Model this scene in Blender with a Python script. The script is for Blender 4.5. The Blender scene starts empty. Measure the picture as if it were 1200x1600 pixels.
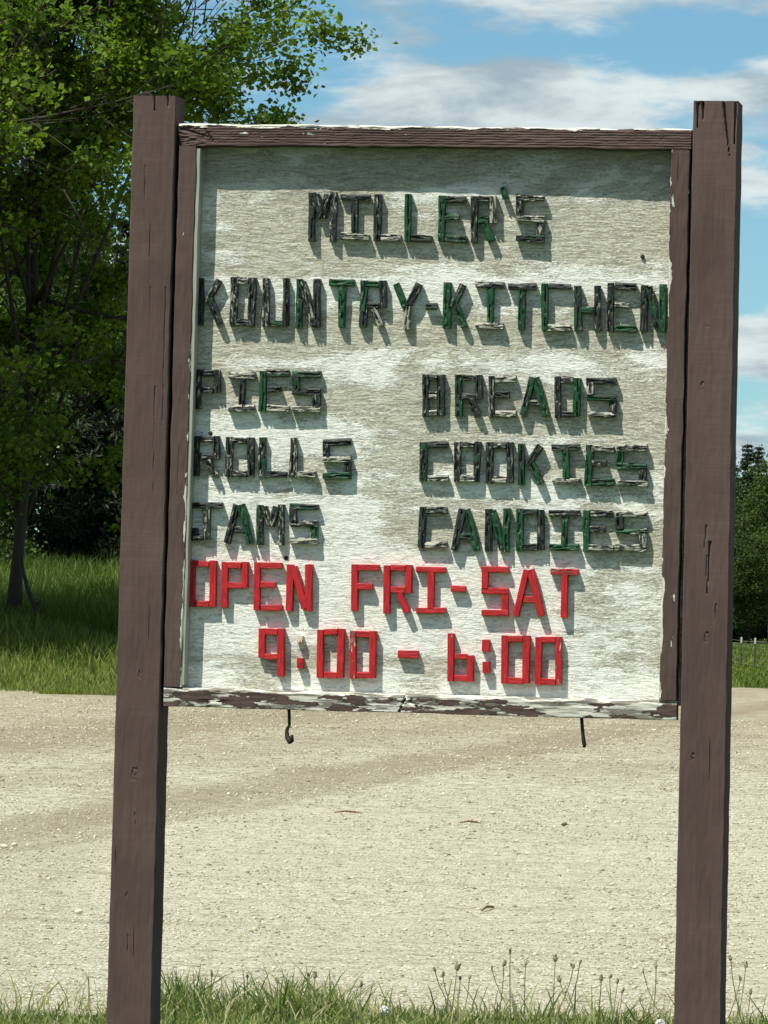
import bpy, bmesh, math, random
import numpy as np
from mathutils import Vector, Matrix, noise as mnoise

R = math.radians
random.seed(7)
rng = np.random.default_rng(11)
sc = bpy.context.scene
col = sc.collection

# ------------------------------------------------------------------ camera
F = 9097.0                       # focal length in photo pixels (1200 wide)
EYE = 1.2
YAW, PITCH, ROLL = R(9.06), R(1.41), R(1.5)
cam_d = bpy.data.cameras.new('camera')
cam = bpy.data.objects.new('camera', cam_d)
col.objects.link(cam)
sc.camera = cam
cam_d.sensor_fit = 'HORIZONTAL'
cam_d.sensor_width = 36.0
cam_d.lens = 36.0 * F / 1200.0
cam_d.clip_start = 0.1
cam_d.clip_end = 5000
CAM = Vector((11.26 * math.tan(YAW), -11.26, EYE))
rot = Matrix.Rotation(YAW, 3, 'Z') @ Matrix.Rotation(R(90) + PITCH, 3, 'X') @ Matrix.Rotation(ROLL, 3, 'Z')
cam.matrix_world = Matrix.Translation(CAM) @ rot.to_4x4()

# ------------------------------------------------------------------ light
SUN_EL, SUN_AZ = R(59.5), R(41.0)          # azimuth measured left of the viewer-to-sign axis, behind the viewer
to_sun = Vector((-math.sin(SUN_AZ) * math.cos(SUN_EL), -math.cos(SUN_AZ) * math.cos(SUN_EL), math.sin(SUN_EL)))
sd = bpy.data.lights.new('sun', 'SUN')
sd.energy = 4.9
sd.angle = R(0.55)
sd.color = (1.0, 0.965, 0.85)
sun = bpy.data.objects.new('sun', sd)
col.objects.link(sun)
sun.rotation_euler = to_sun.to_track_quat('Z', 'Y').to_euler()

sc.view_settings.view_transform = 'Standard'
sc.view_settings.look = 'None'
sc.view_settings.gamma = 1
sc.view_settings.exposure = 0.40
sc.view_settings.use_curve_mapping = False


class NT:
    """small node-tree helper"""
    def __init__(s, tree):
        s.t = tree

    def n(s, kind, inp=None, **props):
        nd = s.t.nodes.new(kind)
        for k, v in props.items():
            setattr(nd, k, v)
        for k, v in (inp or {}).items():
            sock = nd.inputs[k]
            if isinstance(v, bpy.types.NodeSocket):
                s.t.links.new(v, sock)
            else:
                sock.default_value = v
        return nd

    def math(s, op, a, b=0.0, c=None, clamp=False):
        d = {0: a, 1: b}
        if c is not None:
            d[2] = c
        return s.n('ShaderNodeMath', d, operation=op, use_clamp=clamp).outputs[0]

    def ramp(s, fac, lo, hi, a=0.0, b=1.0):
        return s.n('ShaderNodeMapRange', {'Value': fac, 'From Min': lo, 'From Max': hi, 'To Min': a, 'To Max': b},
                   interpolation_type='SMOOTHSTEP').outputs[0]

    def mix(s, fac, a, b, blend='MIX'):
        nd = s.t.nodes.new('ShaderNodeMix')
        nd.data_type = 'RGBA'
        nd.blend_type = blend
        for i, v in ((0, fac), (6, a), (7, b)):
            if isinstance(v, bpy.types.NodeSocket):
                s.t.links.new(v, nd.inputs[i])
            else:
                nd.inputs[i].default_value = v if i == 0 else (*v, 1.0)[:4]
        return nd.outputs[2]

    def noise(s, vec, scale, detail=4, rough=0.55, dist=0.0):
        return s.n('ShaderNodeTexNoise', {'Vector': vec, 'Scale': scale, 'Detail': detail, 'Roughness': rough, 'Distortion': dist}).outputs[0]

    def mapv(s, vec, scale=(1, 1, 1), loc=(0, 0, 0)):
        return s.n('ShaderNodeMapping', {'Vector': vec, 'Scale': scale, 'Location': loc}).outputs[0]

    def attr(s, name):
        return s.n('ShaderNodeAttribute', attribute_type='OBJECT', attribute_name=name).outputs['Fac']


# ------------------------------------------------------------------ world: sky with low cumulus
world = bpy.data.worlds.new('World')
sc.world = world
world.use_nodes = True
wt = world.node_tree
wt.nodes.clear()
W = NT(wt)
tc = W.n('ShaderNodeTexCoord').outputs['Generated']
sep = W.n('ShaderNodeSeparateXYZ', {0: tc})
zpos = W.math('MAXIMUM', sep.outputs[2], 0.0)
sky = W.n('ShaderNodeTexSky', sky_type='NISHITA')
sky.sun_disc = False
sky.sun_elevation = SUN_EL
sky.sun_rotation = math.atan2(to_sun.x, to_sun.y)
sky.altitude = 1500
sky.air_density = 1.0
sky.dust_density = 0.3
sky.ozone_density = 2.0
skyc = W.mix(1.0, sky.outputs[0], W.mix(W.ramp(zpos, 0.0, 0.6), (0.70, 1.00, 1.06), (0.66, 0.90, 1.08)), 'MULTIPLY')
den = W.math('ADD', zpos, 0.24)
cu = W.math('DIVIDE', sep.outputs[0], den)
cv = W.math('DIVIDE', sep.outputs[1], den)
cp = W.n('ShaderNodeCombineXYZ', {0: cu, 1: cv, 2: 3.7}).outputs[0]
big = W.noise(W.mapv(cp, loc=(10.5, 5.4, 6.6)), 3.0, 2, 0.5)
med = W.noise(W.mapv(cp, loc=(14.8, 18.6, 6)), 7.0, 8, 0.56, 0.1)
dens = W.math('ADD', W.math('MULTIPLY', big, 0.45), W.math('MULTIPLY', med, 0.55))
cmask = W.math('MULTIPLY', W.ramp(dens, 0.472, 0.548), W.ramp(sep.outputs[2], 0.0, 0.01))
thick = W.ramp(W.noise(W.mapv(cp, loc=(9.1, 0.35, 2)), 9.0, 6, 0.6, 0.3), 0.36, 0.62)
ccol = W.mix(thick, (3.9, 4.9, 5.5), (8.3, 9.0, 8.9))
fin = W.mix(W.math('MULTIPLY', cmask, 0.93), skyc, ccol)
bg = W.n('ShaderNodeBackground', {'Color': fin, 'Strength': 0.072})
wo = wt.nodes.new('ShaderNodeOutputWorld')
wt.links.new(bg.outputs[0], wo.inputs[0])


# ------------------------------------------------------------------ helpers
def P(px, py, Y):
    """where the ray of photo pixel (px, py) meets the upright plane y = Y"""
    v = rot @ Vector(((px - 600) / F, (800 - py) / F, -1.0))
    return CAM + v * ((Y - CAM.y) / v.y)


fwd = Vector((-math.sin(YAW), math.cos(YAW), 0))
rgt = Vector((math.cos(YAW), math.sin(YAW), 0))


def sd2w(s, d):
    """ground coordinates (s metres right of the line of sight, d metres ahead) to world x, y"""
    return CAM.x + rgt.x * s + fwd.x * d, CAM.y + rgt.y * s + fwd.y * d


LP = ([-60, 0, 11, 20, 50, 95, 100, 108, 125, 145, 200, 320, 600, 1500],
      [-1.5, -1.45, -1.2, -1.2, -1.06, -0.80, -0.30, 0.50, 1.45, 2.0, 2.6, 3.5, 5, 8])
RP = ([-60, 0, 11, 20, 100, 150, 175, 215, 280, 330, 600, 1500],
      [-1.5, -1.45, -1.2, -1.2, -0.86, -0.60, -0.42, -0.16, 1.0, 1.6, 4, 7])


def ground_z(s, d):
    s = np.asarray(s, float); d = np.asarray(d, float)
    t = np.clip((s / np.maximum(d, 25) + 0.035) / 0.08, 0, 1)
    t = t * t * (3 - 2 * t)
    z = np.interp(d, *LP) * (1 - t) + np.interp(d, *RP) * t
    z = z + 0.012 * np.sin(d * 0.9 + s * 0.35) * np.clip(d / 20, 0, 1) + 0.010 * np.sin(d * 0.37 - s * 0.8 + 1)
    return z + EYE


def far_edge(s, d=None):
    """distance of the gravel's far edge at lateral angle a = s/d"""
    a = s
    t = np.clip((a + 0.035) / 0.08, 0, 1)
    t = t * t * (3 - 2 * t)
    return 95 * (1 - t) + 150 * t


def add(name, me, parent=None, mat=None, **props):
    o = bpy.data.objects.new(name, me)
    col.objects.link(o)
    if parent is not None:
        o.parent = parent
    if mat is not None and me is not None:
        me.materials.clear(); me.materials.append(mat)
    for k, v in props.items():
        o[k] = v
    return o


def np_mesh(name, verts, faces, n, colors=None, smooth=False):
    """mesh from an (V,3) array and an (Fc,n) array of same-sized faces"""
    me = bpy.data.meshes.new(name)
    verts = np.ascontiguousarray(verts, np.float32); faces = np.ascontiguousarray(faces, np.int32)
    me.vertices.add(len(verts)); me.vertices.foreach_set('co', verts.ravel())
    me.loops.add(faces.size); me.loops.foreach_set('vertex_index', faces.ravel())
    me.polygons.add(len(faces))
    me.polygons.foreach_set('loop_start', np.arange(0, faces.size, n, dtype=np.int32))
    me.polygons.foreach_set('loop_total', np.full(len(faces), n, np.int32))
    if smooth:
        me.polygons.foreach_set('use_smooth', np.ones(len(faces), bool))
    me.update(calc_edges=True)
    if colors is not None:
        a = me.attributes.new('tint', 'FLOAT', 'POINT')
        a.data.foreach_set('value', np.ascontiguousarray(colors, np.float32))
    return me


def new_mat(name):
    m = bpy.data.materials.new(name)
    m.use_nodes = True
    t = m.node_tree
    t.nodes.clear()
    n = NT(t)
    out = t.nodes.new('ShaderNodeOutputMaterial')
    return m, n, out


def finish(n, out, color, rough=0.8, bump=None, strength=0.4, dist=0.01, spec=0.3):
    b = n.n('ShaderNodeBsdfPrincipled', {'Base Color': color if isinstance(color, bpy.types.NodeSocket) else (*color, 1),
                                         'Roughness': rough, 'Specular IOR Level': spec})
    if bump is not None:
        bn = n.n('ShaderNodeBump', {'Height': bump, 'Strength': strength, 'Distance': dist})
        n.t.links.new(bn.outputs[0], b.inputs['Normal'])
    n.t.links.new(b.outputs[0], out.inputs[0])
    return b


# ------------------------------------------------------------------ materials
def mat_grain_brown(name, peel_on):
    """flat brown barn paint on sawn timber; with peel_on the paint has come off to white undercoat and grey wood"""
    m, n, out = new_mat(name)
    oc = n.n('ShaderNodeTexCoord').outputs['Object']
    rnd = n.n('ShaderNodeObjectInfo').outputs['Random']
    off = n.n('ShaderNodeCombineXYZ', {0: n.math('MULTIPLY', rnd, 37.0), 1: n.math('MULTIPLY', rnd, 11.0), 2: n.math('MULTIPLY', rnd, 23.0)}).outputs[0]
    v = n.n('ShaderNodeVectorMath', {0: oc, 1: off}, operation='ADD').outputs[0]
    g = n.noise(n.mapv(v, (9, 60, 160)), 1.0, 5, 0.6)             # lengthwise grain
    saw = n.math('MULTIPLY', n.noise(n.mapv(v, (170, 14, 9)), 1.0, 4, 0.7), n.ramp(n.noise(v, 5.0, 3), 0.3, 0.7, 0.55, 1.1))           # saw marks across
    blot = n.math('ADD', n.math('MULTIPLY', n.noise(v, 5.0, 5, 0.65), 0.6), n.math('MULTIPLY', n.noise(n.mapv(v, (4, 20, 70)), 1.0, 5, 0.65), 0.4))
    c = n.mix(n.ramp(blot, 0.3, 0.7), (0.080, 0.054, 0.048), (0.118, 0.082, 0.074))
    c = n.mix(n.ramp(g, 0.56, 0.76, 0, 0.30), c, (0.05, 0.033, 0.029))
    c = n.mix(n.ramp(saw, 0.42, 0.75, 0, 0.14), c, (0.19, 0.14, 0.125))
    crack = n.ramp(n.noise(n.mapv(v, (3.5, 30, 110)), 1.0, 2, 0.4, 0.6), 0.735, 0.76)
    c = n.mix(n.math('MULTIPLY', crack, 0.85), c, (0.014, 0.010, 0.009))
    bump = n.math('ADD', n.math('MULTIPLY', g, 0.32), n.math('MULTIPLY', saw, 0.16))
    bump = n.math('SUBTRACT', bump, n.math('MULTIPLY', crack, 0.9))
    if peel_on:
        so = n.n('ShaderNodeSeparateXYZ', {0: oc})
        vv = n.math('MULTIPLY', so.outputs[2], n.attr('vscale'))    # -1..1 across the face, +1 = worn edge
        pn = n.noise(n.mapv(v, (16, 60, 62)), 1.0, 6, 0.62, 0.25)
        pl = n.noise(n.mapv(v, (5, 10, 14)), 1.0, 2, 0.5)
        pn = n.math('ADD', n.math('MULTIPLY', pn, 0.68), n.math('MULTIPLY', pl, 0.32))
        edge = n.ramp(vv, 0.45, 1.0, 0, 1)
        lo = n.ramp(n.math('MULTIPLY', so.outputs[0], n.attr('lowdir')), -0.1, 0.5, 0, 1)
        thr = n.math('ADD', n.attr('peel'), n.math('MULTIPLY', edge, n.attr('edgepeel')))
        thr = n.math('ADD', thr, n.math('MULTIPLY', lo, n.math('MULTIPLY', n.attr('lowpeel'), n.math('ADD', 0.25, edge))))
        q = n.math('ADD', pn, thr)
        pm = n.ramp(q, 0.655, 0.675)
        wood = n.ramp(n.math('ADD', n.noise(n.mapv(v, (12, 120, 150), (3, 1, 2)), 1.0, 5, 0.65), n.math('MULTIPLY', n.attr('peel'), 0.6)), 0.55, 0.63)
        cream = n.mix(n.ramp(g, 0.35, 0.7), (0.70, 0.69, 0.61), (0.46, 0.45, 0.38))
        cw = n.mix(n.math('MULTIPLY', wood, 0.9), cream, (0.13, 0.12, 0.10))
        c = n.mix(pm, c, cw)
        rim = n.math('MULTIPLY', n.ramp(q, 0.63, 0.655), n.math('SUBTRACT', 1.0, pm))
        c = n.mix(n.math('MULTIPLY', rim, 0.6), c, (0.03, 0.022, 0.02))
        bump = n.math('SUBTRACT', bump, n.math('MULTIPLY', pm, 0.8))
    finish(n, out, c, 0.85, bump, 0.7, 0.0035, 0.06)
    return m


M_POST = mat_grain_brown('brown_paint', False)
M_RAIL = mat_grain_brown('peeling_brown_paint', True)

# raw pale paint of the trims' inner faces
m, n, out = new_mat('pale_edge_paint')
oc = n.n('ShaderNodeTexCoord').outputs['Object']
c = n.mix(n.noise(n.mapv(oc, (20, 60, 60)), 1.0, 4), (0.26, 0.27, 0.22), (0.40, 0.41, 0.34))
finish(n, out, c, 0.8)
M_PALE = m

# weathered plywood face
m, n, out = new_mat('weathered_white_plywood')
oc = n.n('ShaderNodeTexCoord').outputs['Object']
warp = n.noise(n.mapv(oc, (6, 1, 9)), 1.0, 3, 0.5)
wv = n.n('ShaderNodeVectorMath', {0: oc, 1: n.n('ShaderNodeCombineXYZ', {0: 0.0, 1: 0.0, 2: n.math('MULTIPLY', warp, 0.035)}).outputs[0]}, operation='ADD').outputs[0]
ridge = n.noise(n.mapv(wv, (26, 1, 210)), 1.0, 7, 0.62, 0.5)          # lifted grain, runs across the sheet
fine = n.noise(n.mapv(wv, (90, 1, 520)), 1.0, 5, 0.65, 0.3)
curl = n.noise(n.mapv(oc, (48, 1, 105)), 1.0, 6, 0.65, 1.4)
stain = n.noise(n.mapv(oc, (3.2, 1, 6.5), (1.7, 0, 0.4)), 1.0, 5, 0.62, 0.5)
band = n.noise(n.mapv(oc, (0.9, 1, 10), (2, 0, 5.1)), 1.0, 4, 0.55, 0.3)
so = n.n('ShaderNodeSeparateXYZ', {0: oc})


def blob(cx, cz, rx, rz):
    dx = n.math('DIVIDE', n.math('SUBTRACT', so.outputs[0], cx), rx)
    dz = n.math('DIVIDE', n.math('SUBTRACT', so.outputs[2], cz), rz)
    r2 = n.math('ADD', n.math('POWER', n.math('ABSOLUTE', dx), 2.0), n.math('POWER', n.math('ABSOLUTE', dz), 2.0))
    return n.math('EXPONENT', n.math('MULTIPLY', r2, -1.0))


# bare patches at the top left and top centre, and the rubbed band near the second line of letters (object origin = board centre)
bare = n.math('ADD', n.math('MULTIPLY', blob(-0.27, 0.38, 0.16, 0.06), 0.17), n.math('MULTIPLY', blob(-0.08, 0.475, 0.12, 0.045), 0.26))
bare = n.math('ADD', bare, n.math('MULTIPLY', blob(0.30, 0.36, 0.16, 0.055), 0.13))
bare = n.math('ADD', bare, n.math('MULTIPLY', blob(-0.10, 0.16, 0.35, 0.025), 0.12))
bare = n.math('ADD', bare, n.math('MULTIPLY', blob(0.36, -0.05, 0.07, 0.25), 0.08))
bare = n.math('ADD', bare, n.math('MULTIPLY', blob(0.33, -0.36, 0.1, 0.1), 0.09))
bare = n.math('ADD', bare, n.math('MULTIPLY', blob(0, 0.345, 0.30, 0.045), 0.08))
bare = n.math('ADD', bare, n.math('MULTIPLY', blob(0, 0.185, 0.5, 0.042), 0.13))
bare = n.math('ADD', bare, n.math('MULTIPLY', blob(-0.33, 0.045, 0.12, 0.03), 0.06))
bare = n.math('ADD', bare, n.math('MULTIPLY', blob(0.18, 0.03, 0.2, 0.03), 0.08))
bare = n.math('ADD', bare, n.math('MULTIPLY', blob(-0.3, -0.075, 0.14, 0.03), 0.05))
bare = n.math('ADD', bare, n.math('MULTIPLY', blob(0.2, -0.09, 0.22, 0.03), 0.07))
bare = n.math('ADD', bare, n.math('MULTIPLY', blob(0.2, -0.2, 0.22, 0.03), 0.07))
bare = n.math('ADD', bare, n.math('MULTIPLY', blob(-0.02, 0.26, 0.5, 0.018), -0.13))
bare = n.math('SUBTRACT', bare, n.math('MULTIPLY', blob(-0.30, -0.42, 0.14, 0.05), 0.16))
bare = n.math('SUBTRACT', bare, n.math('MULTIPLY', blob(0.02, -0.34, 0.13, 0.09), 0.16))
bare = n.math('SUBTRACT', bare, n.math('MULTIPLY', blob(-0.25, 0.31, 0.25, 0.02), 0.10))
cover = n.math('ADD', 0.5, n.math('MULTIPLY', n.math('SUBTRACT', n.math('ADD', n.math('MULTIPLY', stain, 0.6), n.math('MULTIPLY', band, 0.4)), 0.5), 1.35))
cover = n.math('ADD', cover, bare)
cover = n.math('ADD', cover, n.ramp(so.outputs[2], -0.30, 0.15, -0.02, 0.045))
mixn = n.math('ADD', n.math('MULTIPLY', ridge, 0.55), n.math('MULTIPLY', curl, 0.45))
streak = n.math('ADD', n.math('MULTIPLY', n.noise(n.mapv(wv, (10, 1, 80), (4, 0, 1)), 1.0, 9, 0.74, 0.5), 0.6), n.math('MULTIPLY', n.noise(n.mapv(oc, (17, 1, 34), (1, 0, 9)), 1.0, 8, 0.70, 1.0), 0.4))
speck = n.noise(n.mapv(wv, (150, 1, 330)), 1.0, 4, 0.6, 0.8)
keepq = n.math('ADD', n.math('MULTIPLY', streak, 0.62), n.math('MULTIPLY', speck, 0.26))
keepq = n.math('SUBTRACT', keepq, n.math('MULTIPLY', n.math('SUBTRACT', cover, 0.5), 1.25))
keep_w = n.ramp(keepq, 0.345, 0.46)
white = n.mix(n.ramp(curl, 0.35, 0.65), (0.87, 0.88, 0.82), (0.71, 0.72, 0.64))
tan = n.mix(n.ramp(n.math('ADD', n.math('MULTIPLY', ridge, 0.6), n.math('MULTIPLY', speck, 0.4)), 0.40, 0.60), (0.32, 0.30, 0.225), (0.64, 0.63, 0.52))
c = n.mix(keep_w, tan, white)
flake = n.ramp(n.noise(n.mapv(wv, (30, 1, 120), (7, 0, 3)), 1.0, 7, 0.70, 1.2), 0.56, 0.60)
c = n.mix(n.math('MULTIPLY', flake, 0.45), c, (0.88, 0.90, 0.82))
dark = n.ramp(n.math('ADD', n.math('MULTIPLY', fine, 0.55), n.math('MULTIPLY', ridge, 0.45)), 0.565, 0.65)
c = n.mix(n.math('MULTIPLY', dark, n.math('ADD', 0.30, n.math('MULTIPLY', cover, 0.62))), c, (0.115, 0.105, 0.075))
# mottled strip under the top rail, its shade painted darker into the colour
rail_shade = n.ramp(n.math('ADD', so.outputs[2], n.math('MULTIPLY', n.math('SUBTRACT', n.math('ADD', n.math('MULTIPLY', stain, 0.6), n.math('MULTIPLY', streak, 0.4)), 0.5), 0.30)), 0.40, 0.47, 0, 0.5)
c = n.mix(rail_shade, c, (0.20, 0.19, 0.14))
hgt = n.math('ADD', n.math('MULTIPLY', ridge, 0.35), n.math('ADD', n.math('MULTIPLY', fine, 0.2), n.math('MULTIPLY', curl, 0.35)))
hgt = n.math('ADD', hgt, n.math('MULTIPLY', keep_w, 0.16))
hgt = n.math('ADD', hgt, n.math('MULTIPLY', flake, 0.22))
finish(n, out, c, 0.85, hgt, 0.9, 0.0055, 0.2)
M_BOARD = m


def mat_letter(name, paint_a, paint_b, under_a, under_b, pale, bias, spec):
    m, n, out = new_mat(name)
    oc = n.n('ShaderNodeTexCoord').outputs['Object']
    rnd = n.n('ShaderNodeObjectInfo').outputs['Random']
    off = n.n('ShaderNodeCombineXYZ', {0: n.math('MULTIPLY', rnd, 31.0), 1: n.math('MULTIPLY', rnd, 17.0), 2: n.math('MULTIPLY', rnd, 7.0)}).outputs[0]
    v = n.n('ShaderNodeVectorMath', {0: oc, 1: off}, operation='ADD').outputs[0]
    g = n.noise(n.mapv(v, (40, 260, 330)), 1.0, 5, 0.65)
    pn = n.noise(n.mapv(v, (38, 90, 110)), 1.0, 5, 0.6, 0.4)
    on = n.ramp(n.math('ADD', pn, n.math('MULTIPLY', n.math('SUBTRACT', n.attr('paint'), 0.5), 0.55)), 0.485 + bias, 0.525 + bias)
    pa = n.mix(n.ramp(g, 0.35, 0.65), paint_a, paint_b)
    un = n.mix(n.ramp(g, 0.40, 0.62), under_a, under_b)
    pl = n.ramp(n.math('ADD', n.noise(n.mapv(v, (55, 190, 210), (5, 5, 5)), 1.0, 5, 0.65, 0.4), n.math('MULTIPLY', n.attr('pale'), 0.14)), 0.60, 0.66)
    un = n.mix(n.math('MULTIPLY', pl, 0.85), un, pale)
    c = n.mix(on, un, pa)
    h = n.math('ADD', n.math('MULTIPLY', g, 0.55), n.math('MULTIPLY', on, 0.5))
    finish(n, out, c, 0.55, h, 0.9, 0.0030, spec)
    return m


M_GREEN = mat_letter('peeling_green_paint', (0.008, 0.045, 0.018), (0.015, 0.076, 0.030), (0.008, 0.012, 0.011), (0.035, 0.042, 0.036), (0.40, 0.40, 0.33), 0.0, 0.35)
M_RED = mat_letter('chipped_red_paint', (0.31, 0.012, 0.015), (0.54, 0.025, 0.030), (0.13, 0.022, 0.02), (0.38, 0.12, 0.10), (0.78, 0.66, 0.56), 0.0, 0.3)

m, n, out = new_mat('rusty_iron')
oc = n.n('ShaderNodeTexCoord').outputs['Object']
c = n.mix(n.noise(oc, 160, 4), (0.012, 0.009, 0.008), (0.05, 0.028, 0.018))
finish(n, out, c, 0.7)
M_IRON = m


def mat_leaf(name, dark, light, warm, transl=0.35):
    m, n, out = new_mat(name)
    a = n.n('ShaderNodeAttribute', attribute_type='GEOMETRY', attribute_name='tint').outputs['Fac']
    c = n.mix(n.ramp(a, 0.0, 0.75), dark, light)
    c = n.mix(n.ramp(a, 0.85, 1.0), c, warm)
    b = n.n('ShaderNodeBsdfPrincipled', {'Base Color': c, 'Roughness': 0.6, 'Specular IOR Level': 0.12})
    tr = n.n('ShaderNodeBsdfTranslucent', {'Color': n.mix(1.0, c, (1.3, 1.5, 0.6), 'MULTIPLY')})
    mx = n.n('ShaderNodeMixShader', {0: transl, 1: b.outputs[0], 2: tr.outputs[0]})
    n.t.links.new(mx.outputs[0], out.inputs[0])
    return m


M_LEAF = mat_leaf('maple_leaves', (0.048, 0.092, 0.014), (0.150, 0.225, 0.034), (0.24, 0.29, 0.06), 0.5)
M_LEAF2 = mat_leaf('brush_leaves', (0.030, 0.055, 0.016), (0.060, 0.095, 0.025), (0.10, 0.115, 0.035), 0.28)
M_NEEDLE = mat_leaf('spruce_needles', (0.018, 0.030, 0.018), (0.042, 0.056, 0.034), (0.075, 0.070, 0.045), 0.05)
M_GRASS = mat_leaf('grass_blades', (0.080, 0.125, 0.030), (0.225, 0.260, 0.095), (0.46, 0.41, 0.25), 0.3)
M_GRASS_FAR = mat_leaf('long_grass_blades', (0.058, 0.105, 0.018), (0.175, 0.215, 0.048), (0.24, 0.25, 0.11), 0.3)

m, n, out = new_mat('tree_bark')
oc = n.n('ShaderNodeTexCoord').outputs['Object']
g = n.noise(n.mapv(oc, (14, 14, 3)), 1.0, 5, 0.65)
finish(n, out, n.mix(g, (0.022, 0.018, 0.015), (0.070, 0.058, 0.048)), 0.9, g, 0.8, 0.03)
M_BARK = m

# ground under the grass
m, n, out = new_mat('grassy_soil')
oc = n.n('ShaderNodeTexCoord').outputs['Object']
g1 = n.noise(oc, 0.7, 4); g2 = n.noise(oc, 30, 5, 0.7)
c = n.mix(g1, (0.045, 0.075, 0.018), (0.085, 0.120, 0.030))
c = n.mix(n.ramp(g2, 0.5, 0.7, 0, 0.6), c, (0.10, 0.085, 0.045))
finish(n, out, c, 0.95, g2, 0.7, 0.03)
M_SOIL = m

# gravel: limestone chips and dust with darker wheel tracks
m, n, out = new_mat('limestone_gravel')
uv = n.n('ShaderNodeUVMap', uv_map='ground').outputs[0]
so = n.n('ShaderNodeSeparateXYZ', {0: uv})
S_, D_ = so.outputs[0], so.outputs[1]
chips = n.n('ShaderNodeTexVoronoi', {'Vector': uv, 'Scale': 62.0, 'Randomness': 1.0})
chips2 = n.n('ShaderNodeTexVoronoi', {'Vector': uv, 'Scale': 24.0, 'Randomness': 1.0})
fine = n.noise(uv, 90, 5, 0.7)
mid = n.noise(uv, 9, 5, 0.65)
cross = n.noise(n.mapv(uv, (0.16, 1.7, 1)), 1.0, 6, 0.68, 0.3)
bigp = n.noise(n.mapv(uv, (0.45, 0.10, 1), (3, 2, 0)), 1.0, 4, 0.6)
chv = n.n('ShaderNodeSeparateColor', {0: chips.outputs['Color']}).outputs[0]
chw = n.n('ShaderNodeSeparateColor', {0: chips2.outputs['Color']}).outputs[1]
c = n.mix(n.ramp(chv, 0.0, 1.0), (0.53, 0.50, 0.35), (0.83, 0.81, 0.635))
c = n.mix(n.ramp(chw, 0.86, 0.97, 0, 0.6), c, (0.82, 0.79, 0.66))
c = n.mix(n.ramp(chw, 0.10, 0.02, 0, 0.6), c, (0.20, 0.165, 0.11))
lump = n.n('ShaderNodeTexVoronoi', {'Vector': uv, 'Scale': 13.0, 'Randomness': 1.0})
lv = n.n('ShaderNodeSeparateColor', {0: lump.outputs['Color']}).outputs[2]  # coarse cells: pale stone tops and the shadow between them painted in colour
far = n.ramp(D_, 25, 55, 0.25, 1.0)
c = n.mix(n.math('MULTIPLY', n.ramp(lv, 0.72, 0.95, 0, 0.55), far), c, (0.82, 0.79, 0.64))
c = n.mix(n.math('MULTIPLY', n.ramp(lv, 0.40, 0.08, 0, 0.70), far), c, (0.24, 0.20, 0.125))
lump2 = n.n('ShaderNodeTexVoronoi', {'Vector': n.mapv(uv, (1.3, 0.8, 1)), 'Scale': 5.5, 'Randomness': 1.0})
lv2 = n.n('ShaderNodeSeparateColor', {0: lump2.outputs['Color']}).outputs[0]  # larger far cells, micro-shadows of the stones painted as dark tone
far2 = n.ramp(D_, 38, 70, 0.0, 1.0)
c = n.mix(n.math('MULTIPLY', n.ramp(lv2, 0.62, 0.9, 0, 0.5), far2), c, (0.80, 0.77, 0.63))
c = n.mix(n.math('MULTIPLY', n.ramp(lv2, 0.45, 0.12, 0, 0.6), far2), c, (0.25, 0.205, 0.13))
c = n.mix(n.ramp(fine, 0.52, 0.75, 0, 0.5), c, (0.30, 0.25, 0.16))
c = n.mix(n.ramp(cross, 0.52, 0.66, 0, 0.32), c, (0.33, 0.275, 0.175))
c = n.mix(n.ramp(mid, 0.48, 0.68, 0, 0.30), c, (0.33, 0.28, 0.18))


def track(slope, c0, width, amt, c):
    q = n.math('SUBTRACT', S_, n.math('MULTIPLY', D_, slope))
    q = n.math('ABSOLUTE', n.math('SUBTRACT', n.math('ADD', q, n.math('MULTIPLY', n.math('SUBTRACT', n.math('ADD', n.math('MULTIPLY', mid, 0.5), n.math('MULTIPLY', bigp, 0.5)), 0.5), 2.2 * width)), c0))
    return n.mix(n.ramp(q, width, width * 0.35, 0, amt), c, (0.27, 0.215, 0.135))


c = track(0.126, -6.64, 0.75, 0.55, c)
c = track(0.126, -8.7, 0.8, 0.26, c)
c = track(0.126, -11.6, 1.8, 0.55, c)
c = track(-0.02, -1.1, 0.35, 0.16, c)
c = track(0.119, -5.75, 0.16, 0.35, c)
c = n.mix(n.math('MULTIPLY', n.ramp(bigp, 0.48, 0.66, 0, 0.5), n.ramp(D_, 35, 60)), c, (0.33, 0.27, 0.17))
c = n.mix(n.ramp(D_, 46, 80, 0, 0.52), c, (0.36, 0.30, 0.20))
hg = n.math('ADD', n.math('MULTIPLY', chips.outputs['Distance'], -1.0), n.math('ADD', n.math('MULTIPLY', fine, 0.9), n.math('MULTIPLY', mid, 2.0)))
hg = n.math('SUBTRACT', hg, n.math('MULTIPLY', lump.outputs['Distance'], 1.2))
finish(n, out, c, 0.95, hg, 1.0, 0.022, 0.15)
M_GRAVEL = m

m, n, out = new_mat('gravel_stones')
a = n.n('ShaderNodeAttribute', attribute_type='GEOMETRY', attribute_name='tint').outputs['Fac']
c = n.mix(n.ramp(a, 0, 0.8), (0.24, 0.205, 0.13), (0.57, 0.53, 0.385))
c = n.mix(n.ramp(a, 0.92, 1.0), c, (0.70, 0.67, 0.55))
finish(n, out, c, 0.9)
M_STONE = m


def mat_plain(name, a, b, scale=80, rough=0.8):
    m, n, out = new_mat(name)
    oc = n.n('ShaderNodeTexCoord').outputs['Object']
    finish(n, out, n.mix(n.noise(oc, scale, 4), a, b), rough)
    return m


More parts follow.
